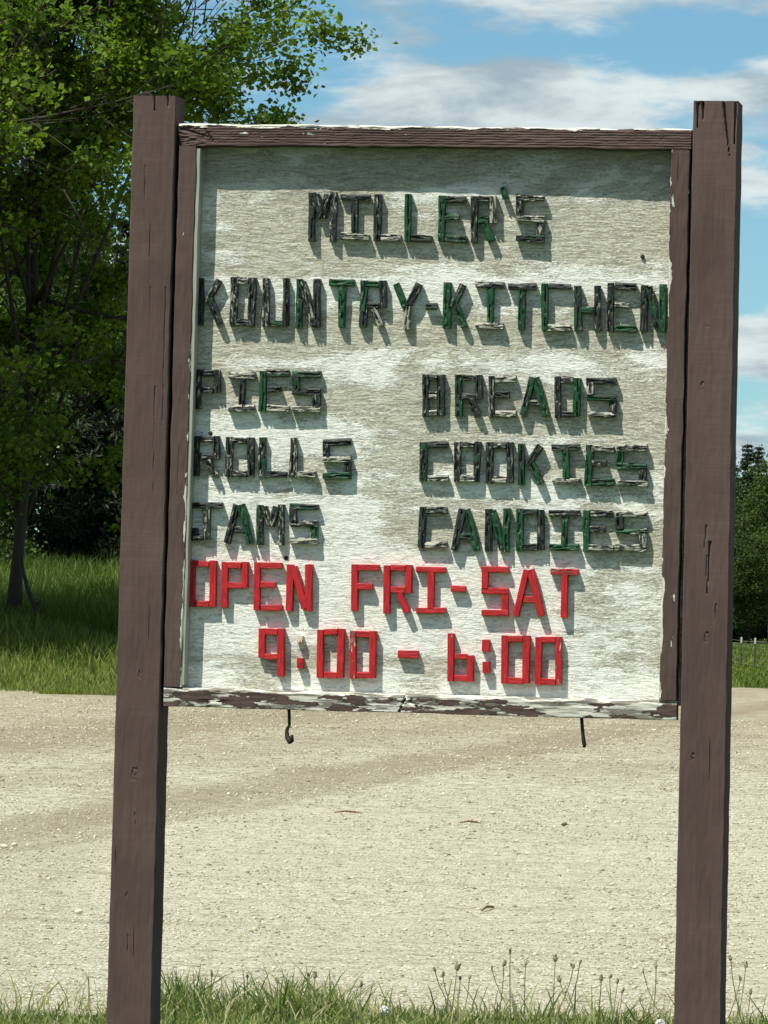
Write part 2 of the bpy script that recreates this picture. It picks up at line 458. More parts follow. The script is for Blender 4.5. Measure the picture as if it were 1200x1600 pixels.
M_STEM = mat_plain('dandelion_stem', (0.14, 0.15, 0.06), (0.22, 0.19, 0.10))
M_HEAD = mat_plain('dandelion_seedhead', (0.13, 0.10, 0.06), (0.40, 0.35, 0.24))
M_PUFF = mat_plain('dandelion_puff', (0.66, 0.66, 0.62), (0.80, 0.80, 0.76))
M_TWIG = mat_plain('dry_twig', (0.16, 0.085, 0.04), (0.26, 0.15, 0.08))
M_TPOST = mat_plain('fence_post_green', (0.035, 0.05, 0.035), (0.06, 0.07, 0.05))
M_TPOSTW = mat_plain('fence_post_white', (0.42, 0.40, 0.36), (0.52, 0.50, 0.45))
M_WIRE = mat_plain('fence_wire', (0.18, 0.18, 0.17), (0.26, 0.26, 0.25))

# ------------------------------------------------------------------ terrain and gravel
def grid_mesh(name, svals, dvals, lift=0.0, warp=None):
    S, D = np.meshgrid(svals, dvals)
    if warp is not None:
        S, D = warp(S, D)
    Z = ground_z(S, D) + lift
    X = CAM.x + rgt.x * S + fwd.x * D
    Y = CAM.y + rgt.y * S + fwd.y * D
    nv, nu = S.shape
    idx = np.arange(nv * nu).reshape(nv, nu)
    f = np.stack([idx[:-1, :-1], idx[:-1, 1:], idx[1:, 1:], idx[1:, :-1]], -1).reshape(-1, 4)
    me = np_mesh(name, np.stack([X, Y, Z], -1).reshape(-1, 3), f, 4, smooth=True)
    uvl = me.uv_layers.new(name='ground')
    uvs = np.stack([S, D], -1).reshape(-1, 2)[f.ravel()]
    uvl.data.foreach_set('uv', np.ascontiguousarray(uvs, np.float32).ravel())
    return me


dv = np.concatenate([np.linspace(-60, 0, 13), np.linspace(1, 24, 47), np.linspace(25, 160, 136), np.linspace(165, 400, 48), np.linspace(420, 1500, 20)])
svl = np.concatenate([np.linspace(-700, -60, 17), np.linspace(-50, -21, 15), np.linspace(-20, 20, 81), np.linspace(21, 50, 15), np.linspace(60, 700, 17)])
add('ground', grid_mesh('ground', svl, dv), mat=M_SOIL, kind='structure')


def near_edge(s):
    s = np.asarray(s, float)
    b = np.interp(s, [-6, -1.3, -0.95, -0.8, -0.6, -0.2, 0.0, 0.4, 0.9, 1.2, 2.0, 6], [18.8, 18.7, 18.75, 19.3, 19.6, 19.6, 19.25, 19.3, 19.4, 19.5, 19.4, 19.2])
    return b + 0.09 * np.sin(s * 4.1 + 0.5) + 0.07 * np.sin(s * 9.7) + 0.03 * np.sin(s * 23)


def road_warp(U, V):
    # V runs 0..1 from the near to the far edge; U is lateral metres
    s = U
    dn = near_edge(s) - 0.08
    df = far_edge(s / 110.0)
    df = df + 0.5 * np.sin(s * 1.7) + 0.35 * np.sin(s * 5.3 + 1) + 0.2 * np.sin(s * 13)
    return s, dn + (df - dn) * V ** 1.8


rs = np.concatenate([np.linspace(-120, -17, 40), np.linspace(-16, 20, 361), np.linspace(21, 140, 44)])
add('gravel_road', grid_mesh('gravel_road', rs, np.linspace(0, 1, 150), 0.018, road_warp), mat=M_GRAVEL, kind='structure')


def scatter_sd(num, dlo, dhi, wid, marg, rngx):
    d = dlo + (dhi - dlo) * rngx.random(num) ** 1.25
    s = (rngx.random(num) * 2 - 1) * (wid * d + marg)
    return s, d


def stones(name, s, d, size, tint):
    base = np.array([[1, 0, 0], [-1, 0, 0], [0, 1, 0], [0, -1, 0], [0, 0, 1], [0, 0, -1]], float)
    ft = np.array([[0, 2, 4], [2, 1, 4], [1, 3, 4], [3, 0, 4], [2, 0, 5], [1, 2, 5], [3, 1, 5], [0, 3, 5]])
    k = len(s)
    v = base[None] * (0.65 + 0.7 * rng.random((k, 6, 1))) * size[:, None, None]
    v[:, :, 2] *= 0.6
    a = rng.random(k) * 6.28
    ca, sa = np.cos(a)[:, None], np.sin(a)[:, None]
    x = v[:, :, 0] * ca - v[:, :, 1] * sa
    y = v[:, :, 0] * sa + v[:, :, 1] * ca
    X = CAM.x + rgt.x * s + fwd.x * d
    Y = CAM.y + rgt.y * s + fwd.y * d
    Z = ground_z(s, d) + 0.018 + size * 0.18
    V = np.stack([x + X[:, None], y + Y[:, None], v[:, :, 2] + Z[:, None]], -1).reshape(-1, 3)
    Fc = (ft[None] + (np.arange(k) * 6)[:, None, None]).reshape(-1, 3)
    return np_mesh(name, V, Fc, 3, np.repeat(tint, 6))


K = 118000
s, d = scatter_sd(K, 19.4, 92, 0.075, 0.8, rng)
clump = np.sin(s * 2.1 + d * 0.5) * np.sin(d * 0.9 - s) * 0.5 + 0.5
keep = (d > near_edge(s)) & (rng.random(K) < 0.35 + 0.65 * clump)
s, d = s[keep], d[keep]
size = np.clip(rng.lognormal(math.log(0.0052), 0.40, len(s)), 0.0025, 0.016) * np.interp(d, [20, 40, 92], [0.85, 1.2, 1.9])
add('gravel', stones('gravel', s, d, size, rng.random(len(s))), mat=M_STONE, kind='stuff')


# ------------------------------------------------------------------ grass
def blades(name, s, d, h, w, lean, tint, lift=0.0):
    k = len(s)
    a = rng.random(k) * 6.283
    dx, dy = np.cos(a), np.sin(a)                 # lean direction
    b = rng.random(k) * 3.1416
    wx, wy = np.cos(b) * w, np.sin(b) * w
    X = CAM.x + rgt.x * s + fwd.x * d
    Y = CAM.y + rgt.y * s + fwd.y * d
    Z = ground_z(s, d) + lift - 0.01
    V = np.zeros((k, 7, 3))
    for j, (t, ww) in enumerate(((0, 1.0), (0.4, 0.85), (0.75, 0.55))):
        off = lean * h * t ** 1.9
        zz = Z + h * t * (1 - 0.25 * lean * t)
        for q, sg in ((2 * j, -0.5), (2 * j + 1, 0.5)):
            V[:, q, 0] = X + dx * off + wx * ww * sg
            V[:, q, 1] = Y + dy * off + wy * ww * sg
            V[:, q, 2] = zz
    V[:, 6, 0] = X + dx * lean * h
    V[:, 6, 1] = Y + dy * lean * h
    V[:, 6, 2] = Z + h * (1 - 0.25 * lean)
    ft = np.array([[0, 1, 3], [0, 3, 2], [2, 3, 5], [2, 5, 4], [4, 5, 6]])
    Fc = (ft[None] + (np.arange(k) * 7)[:, None, None]).reshape(-1, 3)
    return np_mesh(name, V.reshape(-1, 3), Fc, 3, np.repeat(tint, 7))


def near_grass():
    K = 52000
    s = (rng.random(K) * 2 - 1) * 2.7
    d = 17.0 + rng.random(K) * 3.4
    keep = d < near_edge(s) + rng.normal(0, 0.05, K)
    s, d = s[keep], d[keep]
    tuft = np.exp(-((s + 0.62) / 0.14) ** 2) * 0.9 + np.exp(-((s + 0.22) / 0.16) ** 2) * 1.0 + 0.25 * np.exp(-((s - 0.75) / 0.3) ** 2)
    tuft = tuft * (d > 18.8)
    h = (0.034 + 0.046 * rng.random(len(s)) ** 1.6) * (1 + 1.7 * tuft * rng.random(len(s)))
    long = rng.random(len(s)) < 0.012 + 0.05 * tuft
    h = np.where(long, h * 1.9, h)
    w = 0.0042 + 0.0045 * rng.random(len(s)) + 0.001 * tuft
    lean = np.clip(0.15 + 0.95 * rng.random(len(s)) ** 1.3, 0, 1)
    t = rng.random(len(s)) * 0.86
    t = np.where(rng.random(len(s)) < 0.17, 0.9 + 0.1 * rng.random(len(s)), t)
    add('grass', blades('verge_grass', s, d, h, w, lean, t), mat=M_GRASS, kind='stuff')
    K = 1100                                        # longer loose blades, mostly in two tufts
    pxs = np.where(rng.random(K) < 0.75, np.where(rng.random(K) < 0.4, rng.normal(300, 25, K), rng.normal(480, 50, K)), rng.random(K) * 1300 - 50)
    d = 18.9 + rng.random(K) * 0.6
    s = (pxs - 600) / F * d
    h = 0.06 + 0.14 * rng.random(K) ** 1.6
    add('grass', blades('tall_grass', s, d, h, 0.005 + 0.003 * rng.random(K), 0.25 + 0.6 * rng.random(K), np.where(rng.random(K) < 0.2, 0.95, rng.random(K) * 0.85)), mat=M_GRASS, kind='stuff')
    K = 500
    d = 18.7 + rng.random(K) * 0.7
    s = (rng.random(K) * 1300 - 50 - 600) / F * d
    h = 0.05 + 0.10 * rng.random(K) ** 1.4
    add('grass', blades('dry_stems', s, d, h, 0.0028 + 0.002 * rng.random(K), 0.1 + 0.8 * rng.random(K), 0.93 + 0.07 * rng.random(K)), mat=M_GRASS, kind='stuff')
    K = 42000                                       # the rest of the verge, round the sign and out of frame
    s = (rng.random(K) * 2 - 1) * 8
    d = 8 + rng.random(K) * 12
    keep = (d < near_edge(s)) & ((np.abs(s) > 2.6) | (d < 17.2))
    s, d = s[keep], d[keep]
    h = 0.05 + 0.07 * rng.random(len(s))
    add('grass', blades('lawn_grass', s, d, h, 0.006 + 0.006 * rng.random(len(s)), 0.2 + 0.7 * rng.random(len(s)), rng.random(len(s)) * 0.92), mat=M_GRASS, kind='stuff')


near_grass()


def far_grass():
    K = 95000                                       # long grass on the bank under the maple
    d = 94.2 + 38 * rng.random(K) ** 1.5
    s = -12 + rng.random(K) * 15
    edge = far_edge(s / 110.0)
    keep = d > edge - 0.4 + rng.normal(0, 0.15, K) + 0.5 * np.sin(s * 1.7) + 0.35 * np.sin(s * 5.3 + 1)
    s, d = s[keep], d[keep]
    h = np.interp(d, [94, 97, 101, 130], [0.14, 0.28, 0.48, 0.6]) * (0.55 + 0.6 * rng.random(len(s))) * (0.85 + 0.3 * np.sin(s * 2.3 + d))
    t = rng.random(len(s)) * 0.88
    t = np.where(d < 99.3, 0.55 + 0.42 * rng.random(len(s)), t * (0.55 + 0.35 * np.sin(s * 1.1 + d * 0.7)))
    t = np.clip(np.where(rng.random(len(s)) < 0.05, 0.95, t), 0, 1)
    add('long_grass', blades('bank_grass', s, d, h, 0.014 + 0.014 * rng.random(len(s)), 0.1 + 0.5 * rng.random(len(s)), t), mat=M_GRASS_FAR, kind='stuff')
    K = 45000                                       # field at the right
    d = 140 + 130 * rng.random(K)
    s = d * (0.03 + 0.06 * rng.random(K))
    keep = d > far_edge(s / 110.0) + 0.4
    s, d = s[keep], d[keep]
    h = 0.12 + 0.16 * rng.random(len(s))
    add('field_grass', blades('field_grass', s, d, h, 0.03 + 0.03 * rng.random(len(s)), 0.1 + 0.5 * rng.random(len(s)), rng.random(len(s)) * 0.9), mat=M_GRASS_FAR, kind='stuff')


far_grass()


# ------------------------------------------------------------------ trees
def tube_into(V, Fc, pts, radii, sides=6):
    pts = [Vector(p) for p in pts]
    base = len(V)
    for i, p in enumerate(pts):
        t = (pts[min(i + 1, len(pts) - 1)] - pts[max(i - 1, 0)]).normalized()
        a = t.orthogonal().normalized() if abs(t.z) < 0.999 else Vector((1, 0, 0))
        if i == 0:
            ref = a
        a = (ref - t * ref.dot(t)).normalized()
        ref = a
        b = t.cross(a)
        for k in range(sides):
            an = 2 * math.pi * k / sides
            V.append(p + (a * math.cos(an) + b * math.sin(an)) * radii[i])
    for i in range(len(pts) - 1):
        for k in range(sides):
            k2 = (k + 1) % sides
            Fc.append((base + i * sides + k, base + i * sides + k2, base + (i + 1) * sides + k2, base + (i + 1) * sides + k))
    Fc.append(tuple(base + k for k in reversed(range(sides))))
    Fc.append(tuple(base + (len(pts) - 1) * sides + k for k in range(sides)))


def leaf_mesh(name, cen, size, tint, flat=0.35, r=None, asp=0.42):
    """many separate folded leaves: two triangles each side of a midrib (kite shaped)"""
    r = r or rng
    k = len(cen)
    nrm = r.normal(0, 1, (k, 3)); nrm[:, 2] = np.abs(nrm[:, 2]) + flat
    nrm /= np.linalg.norm(nrm, axis=1, keepdims=True)
    u = np.cross(nrm, r.normal(0, 1, (k, 3))); u /= np.linalg.norm(u, axis=1, keepdims=True)
    v = np.cross(nrm, u)
    sz = size[:, None]
    a = cen - u * sz * 0.5
    b = cen + u * sz * 0.5
    c = cen + v * sz * asp + nrm * sz * 0.12 - u * sz * 0.06
    e = cen - v * sz * asp + nrm * sz * 0.12 - u * sz * 0.06
    V = np.stack([a, c, b, e], 1).reshape(-1, 3)
    idx = (np.arange(k) * 4)[:, None]
    Fc = np.concatenate([idx + np.array([[0, 2, 1]]), idx + np.array([[0, 3, 2]])], 0)
    return np_mesh(name, V, Fc, 3, np.repeat(tint, 4))


def grow_tree(seed, height, crown_c, crown_r, trunk_r, fork, n_limbs, n_sec, leaves_per, leaf, spread=0.42, lean=(0, 0), low=0.0, void=None):
    """returns (wood mesh, leaf mesh): limbs leave the trunk and reach for points inside an uneven ellipsoid crown"""
    rd = random.Random(seed); rr = np.random.default_rng(seed)
    V, Fc = [], []
    tip = Vector((lean[0], lean[1], height * 0.9))
    trunk = [Vector((lean[0] * t ** 1.5 + 0.08 * math.sin(t * 9 + seed), lean[1] * t ** 1.5 + 0.06 * math.cos(t * 7), height * 0.9 * t)) for t in [i / 12 for i in range(13)]]
    tube_into(V, Fc, trunk, [trunk_r * (1.35 if i == 0 else 1.0) * (1 - 0.88 * (i / 12) ** 0.9) for i in range(13)], 9)
    cc, cr = Vector(crown_c), Vector(crown_r)
    cl, tn = [], []

    def crown_pt(u):
        while True:
            q = Vector((rd.uniform(-1, 1), rd.uniform(-1, 1), rd.uniform(-1, 1)))
            if u < q.length <= 1:
                k = 0.82 + 0.36 * (mnoise.noise(q * 1.7 + Vector((seed, 0, 0))) + 0.4)
                return cc + Vector((q.x * cr.x, q.y * cr.y, q.z * cr.z)) * k

    for i in range(n_limbs):
        t = fork + (0.95 - fork) * (i / n_limbs) ** 0.9
        b = trunk[0].lerp(tip, t)
        j = min(11, int(t * 12)); b = trunk[j].lerp(trunk[j + 1], t * 12 - j)
        e = crown_pt(0.5)
        for _ in range(30):
            if e.z > b.z - (0.6 if i > low * n_limbs else 3.0) and (e - b).length > 1.0 and (e.z > 2.1 or height < 12):
                break
            e = crown_pt(0.45)
        mid = b.lerp(e, 0.5) + Vector((0, 0, -0.10 * (e - b).length)) + Vector([rd.gauss(0, 0.25) for _ in range(3)])
        pts = [(b * (1 - x) ** 2 + mid * 2 * x * (1 - x) + e * x * x) for x in [k / 7 for k in range(8)]]
        r0 = trunk_r * (0.50 - 0.28 * t)
        tube_into(V, Fc, pts, [r0 * (1 - 0.85 * k / 7) for k in range(8)], 6)
        L = (e - b).length
        for q in range(n_sec):
            x = 0.25 + 0.75 * (q + rd.random()) / n_sec
            p = b * (1 - x) ** 2 + mid * 2 * x * (1 - x) + e * x * x
            dirv = (e - b).normalized() + Vector([rd.gauss(0, 0.75) for _ in range(3)])
            dirv.z += 0.25
            dirv.normalize()
            ln = min(2.6, L * 0.42) * rd.uniform(0.5, 1.0)
            p2 = p + dirv * ln
            pm = p.lerp(p2, 0.5) + Vector([rd.gauss(0, 0.08) for _ in range(3)])
            tube_into(V, Fc, [p, pm, p2], [r0 * 0.30 * (1.1 - x * 0.6), r0 * 0.2 * (1.1 - x * 0.6), 0.008], 4)
            for w_ in range(3):
                a0 = p.lerp(p2, rd.uniform(0.35, 1.0))
                d3 = (dirv + Vector([rd.gauss(0, 0.9) for _ in range(3)])).normalized()
                c0 = a0 + d3 * rd.uniform(0.3, 0.8) * min(1.0, ln)
                tube_into(V, Fc, [a0, c0], [0.016, 0.006], 3)
                if void is not None and mnoise.noise(c0 * 0.55 + Vector((seed, 3.3, 0))) < (void if c0.x < 2.2 else void - 0.13):
                    continue
                k = max(4, int(leaves_per * rd.uniform(0.4, 1.3)))
                cen = np.array(a0.lerp(c0, 0.7)) + rr.normal(0, 1, (k, 3)) * np.array([spread, spread, spread * 0.55])
                cl.append(cen)
                tn.append(np.clip(rr.normal(rd.uniform(0.2, 0.75), 0.18, k), 0, 1))
    cen = np.concatenate(cl); tint = np.concatenate(tn)
    wood = bpy.data.meshes.new('tree_wood')
    wood.from_pydata([tuple(v) for v in V], [], Fc)
    wood.polygons.foreach_set('use_smooth', [True] * len(wood.polygons))
    lm = leaf_mesh('tree_leaves', cen, leaf * (0.7 + 0.6 * rr.random(len(cen))), tint, r=rr)
    return wood, lm


def grow_spruce(seed, height, radius, leaf, per=7):
    rd = random.Random(seed); rr = np.random.default_rng(seed)
    V, Fc = [], []
    tube_into(V, Fc, [Vector((0, 0, height * t)) for t in (0, 0.3, 0.6, 0.9, 1.0)], [0.18, 0.14, 0.09, 0.03, 0.008], 7)
    cl, tn = [], []
    z = height * 0.05
    while z < height * 0.99:
        f = 1 - z / height
        nb = 7 if f > 0.2 else 5
        for i in range(nb):
            a = rd.random() * 6.283
            L = (radius * f ** 0.8 + 0.12) * rd.uniform(0.6, 1.15)
            e = Vector((math.cos(a) * L, math.sin(a) * L, z - L * 0.22 * rd.uniform(0.4, 1.4) + (0.35 * L if f < 0.15 else 0)))
            m_ = Vector((e.x * 0.5, e.y * 0.5, z - L * 0.02))
            tube_into(V, Fc, [Vector((0, 0, z)), m_, e], [0.03 * f + 0.01, 0.02 * f + 0.008, 0.005], 3)
            k = int(per * L / leaf) + 3
            x = rr.random(k) ** 0.7
            p = np.array([0, 0, z]) * ((1 - x) ** 2)[:, None] + np.array(m_) * (2 * x * (1 - x))[:, None] + np.array(e) * (x * x)[:, None]
            wd = 0.16 * L * (1.2 - x) + 0.05
            p = p + rr.normal(0, 1, (k, 3)) * np.stack([wd, wd, wd * 0.45], 1)
            cl.append(p); tn.append(np.clip(rr.normal(0.45, 0.25, k), 0, 1))
        z += max(0.12, height * 0.022)
    cen = np.concatenate(cl); tint = np.concatenate(tn)
    wood = bpy.data.meshes.new('spruce_wood')
    wood.from_pydata([tuple(v) for v in V], [], Fc)
    return wood, leaf_mesh('spruce_needles', cen, leaf * (0.6 + 0.8 * rr.random(len(cen))), tint, 0.1, rr, 0.12)


def px_ground(px, d):
    """lateral metres for photo column px at distance d"""
    return (px - 600) / F * d


def place_tree(name, meshes, px, d, label, rz=0.0, sc_=1.0, group=None, leafmat=None, cat='tree', sink=0.05):
    s = px_ground(px, d)
    x, y = sd2w(s, d)
    root = bpy.data.objects.new(name, None)
    col.objects.link(root)
    root.location = (x, y, float(ground_z(s, d)) - sink)
    root.rotation_euler.z = rz + YAW
    root.scale = (sc_, sc_, sc_)
    root['label'] = label; root['category'] = cat
    if group:
        root['group'] = group
    add('trunk', meshes[0], root, M_BARK)
    add('crown', meshes[1], root, leafmat)
    return root


maple = grow_tree(5, 15.5, (0.5, -1.2, 8.3), (6.4, 6.4, 7.8), 0.125, 0.12, 66, 13, 128, 0.108, 0.23, lean=(0.4, 0.2), low=0.45, void=0.03)
place_tree('maple_tree', maple, 31, 107.5, 'large leafy maple with bare lower trunk on the grassy bank behind the sign', leafmat=M_LEAF, sink=0.15)

place_tree('maple_tree', maple, -470, 101, 'second large maple at the left of the bank, its boughs reaching over the grass', rz=2.4, leafmat=M_LEAF, sink=0.15, sc_=1.22)
bushy_a = grow_tree(21, 7.5, (0, 0, 3.9), (3.0, 3.0, 3.8), 0.10, 0.06, 20, 8, 75, 0.13, 0.40, low=0.6)
bushy_b = grow_tree(33, 8.5, (0.2, 0, 4.4), (3.3, 3.0, 4.3), 0.11, 0.06, 20, 8, 70, 0.14, 0.42, low=0.6)
spruce_a = grow_spruce(3, 9.0, 2.8, 0.22, 30)
spruce_b = grow_spruce(8, 12.0, 2.4, 0.26, 18)

place_tree('spruce_tree', spruce_a, 205, 131, 'dark spruce with drooping boughs close behind the left sign post', leafmat=M_NEEDLE, sc_=0.95)
place_tree('broadleaf_tree', bushy_a, 50, 134, 'low bushy broadleaf tree in shade behind the maple trunk', leafmat=M_LEAF2, group='low trees behind the maple')
bl = 'low shaded broadleaf tree in the dark growth beyond the bank'
place_tree('broadleaf_tree', bushy_b, -70, 138, bl, rz=1.2, group='low trees behind the maple', leafmat=M_LEAF2)
place_tree('broadleaf_tree', bushy_a, -10, 128, 'small bush-like tree filling the gap left of the maple trunk', rz=5.6, leafmat=M_LEAF2, sc_=0.7, group='low trees behind the maple')
place_tree('broadleaf_tree', bushy_b, 130, 142, bl, rz=2.6, group='low trees behind the maple', leafmat=M_LEAF2, sc_=1.05)
place_tree('broadleaf_tree', bushy_a, -220, 140, bl, rz=3.3, group='low trees behind the maple', leafmat=M_LEAF2, sc_=1.1)
place_tree('broadleaf_tree', bushy_a, 360, 146, bl, rz=4.4, group='low trees behind the maple', leafmat=M_LEAF2, sc_=0.9)
place_tree('broadleaf_tree', bushy_b, 560, 170, bl, rz=5.1, group='low trees behind the maple', leafmat=M_LEAF2, sc_=0.85)

# wood beyond the right field
wl = 'spruce standing in the dark wood beyond the wire fence'
place_tree('spruce_tree', spruce_b, 1166, 300, 'tall narrow spruce whose tip tops the wood at the right', rz=0.3, leafmat=M_NEEDLE, sc_=0.86)
place_tree('spruce_tree', spruce_b, 1184, 304, 'second spruce tip just right of the tallest one in the wood', rz=1.9, leafmat=M_NEEDLE, sc_=0.86)
for px, dd, k, rz in ((1140, 306, 0.84, 2.2), (1232, 306, 0.85, 1.0), (1290, 300, 0.8, 4.0), (1080, 310, 0.8, 5.0), (1350, 300, 0.78, 2.9)):
    place_tree('spruce_tree', spruce_b, px, dd, wl, rz=rz, leafmat=M_NEEDLE, sc_=k, group='spruces in the far wood')
wl = 'broad green tree at the front of the wood beyond the wire fence'
for px, dd, k, rz, mm in ((1205, 286, 1.0, 0.0, bushy_b), (1145, 290, 0.95, 2.0, bushy_a), (1175, 280, 0.62, 4.0, bushy_b), (1262, 288, 0.95, 3.0, bushy_b), (1085, 290, 0.9, 1.0, bushy_a),
                          (1330, 288, 1.0, 5.2, bushy_a), (1010, 292, 0.9, 2.7, bushy_b), (930, 300, 0.9, 0.8, bushy_a), (840, 300, 0.9, 3.8, bushy_b)):
    place_tree('broadleaf_tree', mm, px, dd, wl, rz=rz, leafmat=M_LEAF2, sc_=k, group='front trees of the far wood')

# broken-off dead branch leaning from the maple trunk into the grass
V, Fc = [], []
q = []
for px, py, dd in ((33, 850, 107.0), (38, 890, 106.6), (48, 925, 106.2), (58, 945, 106.0), (60, 962, 105.9)):
    s_ = px_ground(px, dd); x, y = sd2w(s_, dd)
    hor = 1024 + (px - 600) * math.tan(ROLL)
    q.append(Vector((x, y, EYE + (hor - py) / F * dd)))
tube_into(V, Fc, q, [0.03, 0.035, 0.045, 0.06, 0.03], 6)
tube_into(V, Fc, [q[3], q[3] + Vector((0.07, 0, 0.02)), q[3] + Vector((0.11, 0, 0.08))], [0.04, 0.035, 0.012], 5)
me = bpy.data.meshes.new('dead_branch'); me.from_pydata([tuple(v) for v in V], [], Fc)
add('dead_branch', me, mat=mat_plain('dead_wood', (0.02, 0.016, 0.013), (0.05, 0.04, 0.03)), label='dark broken branch leaning against the maple trunk into tall grass', category='branch')

# ------------------------------------------------------------------ wire fence across the right field
def box_mesh(name, x0, x1, y0, y1, z0, z1, b=0.0):
    bm = bmesh.new()
    bmesh.ops.create_cube(bm, size=1.0)
    for v in bm.verts:
        v.co = Vector(((x0 + x1) / 2 + v.co.x * (x1 - x0), (y0 + y1) / 2 + v.co.y * (y1 - y0), (z0 + z1) / 2 + v.co.z * (z1 - z0)))
    if b:
        bmesh.ops.bevel(bm, geom=list(bm.edges), offset=b, segments=1, affect='EDGES')
    me = bpy.data.meshes.new(name)
    bm.to_mesh(me); bm.free()
    return me


fence = bpy.data.objects.new('wire_fence', None)
col.objects.link(fence)
fence['label'] = 'farm wire fence on dark steel posts with white tips along the field'
fence['category'] = 'fence'
fp = []
post_me = box_mesh('fence_post', -0.03, 0.03, -0.02, 0.02, -0.3, 0.98, 0.006)
tip_me = box_mesh('post_tip', -0.034, 0.034, -0.024, 0.024, 0.982, 1.19, 0.006)
for px, dd in ((1085, 250), (1104, 238), (1124, 228), (1144.5, 219), (1163.5, 211), (1185, 203), (1208, 196), (1233, 190), (1262, 184)):
    s_ = px_ground(px, dd); x, y = sd2w(s_, dd); z = float(ground_z(s_, dd))
    fp.append(Vector((x, y, z)))
    po = add('fence_post', post_me, fence, M_TPOST); po.location = (x, y, z)
    ti = add('post_tip', tip_me, po, M_TPOSTW)
for hh in (0.25, 0.45, 0.65, 0.85, 1.05):
    V, Fc = [], []
    tube_into(V, Fc, [p + Vector((0, 0, hh)) for p in fp], [0.0045] * len(fp), 4)
    me = bpy.data.meshes.new('wire'); me.from_pydata([tuple(v) for v in V], [], Fc)
    add('wire', me, fence, M_WIRE)

# ------------------------------------------------------------------ timber bars of the sign
def bar_mesh(name, L, w, dep, nx=24, nf=8, ch=0.0015, jit=0.0004, groove=None, ch_top=None, seed=0, w1=None, back_z=None):
    """squared timber: local x along the length (centred), y depth (front face at 0), z across; slices along x, nf points across the front"""
    rd = random.Random(seed)
    ch_top = ch_top or ch
    w1 = w1 or w
    V, Fc = [], []
    xs = [(-0.5 + i / nx) * L for i in range(nx + 1)]
    for i, x in enumerate(xs):
        ww = w + (w1 - w) * i / nx
        h = ww / 2
        k = 1.0
        ring = []
        et = ch_top * (1 + (0.9 if L < 1.4 else 0.45) * mnoise.noise(Vector((x * 25, seed, 0.3)))) * (1.0)
        eb = ch * (1 + (0.9 if L < 1.4 else 0.45) * mnoise.noise(Vector((x * 25, seed, 5.3))))
        zt = h + jit * 2 * mnoise.noise(Vector((x * 18, seed + 2.2, 1)))
        zb = -h + jit * 2 * mnoise.noise(Vector((x * 18, seed + 7.7, 1)))
        ring.append((dep, zb)); ring.append((max(eb, 0.0002), zb))
        for j in range(nf + 1):
            t = j / nf
            z = (zb + eb) + (zt - et - zb - eb) * t
            y = jit * mnoise.noise(Vector((x * 30, z * 120, seed)))
            if groove:
                y += groove(x, z, h)
            ring.append((y, z))
        ring.append((max(et, 0.0002), zt)); ring.append((dep, zt))
        for (y, z) in ring:
            V.append((x, y, z))
    m_ = len(V) // (nx + 1)
    for i in range(nx):
        for j in range(m_):
            j2 = (j + 1) % m_
            Fc.append((i * m_ + j, (i + 1) * m_ + j, (i + 1) * m_ + j2, i * m_ + j2))
    Fc.append(tuple(range(m_))); Fc.append(tuple(reversed(range(nx * m_, nx * m_ + m_))))
    me = bpy.data.meshes.new(name)
    me.from_pydata(V, [], Fc)
    bm = bmesh.new(); bm.from_mesh(me)
    bmesh.ops.recalc_face_normals(bm, faces=bm.faces)
    bm.to_mesh(me); bm.free()
    return me


def bar(name, a, b, wpx, Y, dep, parent, mat, w1px=None, **kw):
    """bar whose front face's centre line runs from photo pixel a to photo pixel b on the plane y = Y"""
    p0, p1 = P(a[0], a[1], Y), P(b[0], b[1], Y)
    sc_px = (p0 - CAM).length / F
    ex = (p1 - p0); L = ex.length; ex.normalize()
    ey = Vector((0, 1, 0)); ez = ex.cross(ey).normalized(); 
    me = bar_mesh(name, L, wpx * sc_px, dep, w1=(w1px or wpx) * sc_px, **kw)
    o = add(name, me, parent, mat)
    M = Matrix((ex, ey, ez)).transposed().to_4x4()
    M.translation = (p0 + p1) / 2
    o.matrix_world = M
    return o


sign = bpy.data.objects.new('roadside_sign', None)
col.objects.link(sign)
sign.location = (0, 0, 0)
sign['label'] = 'weathered wooden bakery sign on two brown posts with green and red stick letters'
sign['category'] = 'sign'


def seg_groove(x, z, x0, z0, x1, z1, wid, dep):
    """depth of a tapering split running from (x0,z0) to (x1,z1)"""
    dx, dz = x1 - x0, z1 - z0
    L2 = dx * dx + dz * dz
    t = ((x - x0) * dx + (z - z0) * dz) / L2
    if t < 0 or t > 1:
        return 0.0
    cz = z0 + dz * t
    cx = x0 + dx * t
    r = math.hypot(x - cx, z - cz)
    ww = wid * (1 - t) + 0.0008
    return dep * max(0.0, 1 - r / ww)


PX = 11.35 / F * 1.012       # metres per photo pixel on the sign


def knot(x, z, kx, kz, rad, dep):
    r_ = math.hypot((x - kx) * 0.75, z - kz)
    if r_ > rad * 1.5:
        return 0.0
    an = math.atan2(z - kz, x - kx)
    ringr = rad * (0.8 + 0.15 * math.sin(an * 3 + 1))
    return dep * max(0.0, 1 - abs(r_ - ringr) / (rad * 0.22)) * (0.5 + 0.5 * math.sin(an + 0.6)) + dep * 0.8 * max(0.0, 1 - r_ / (rad * 0.3))


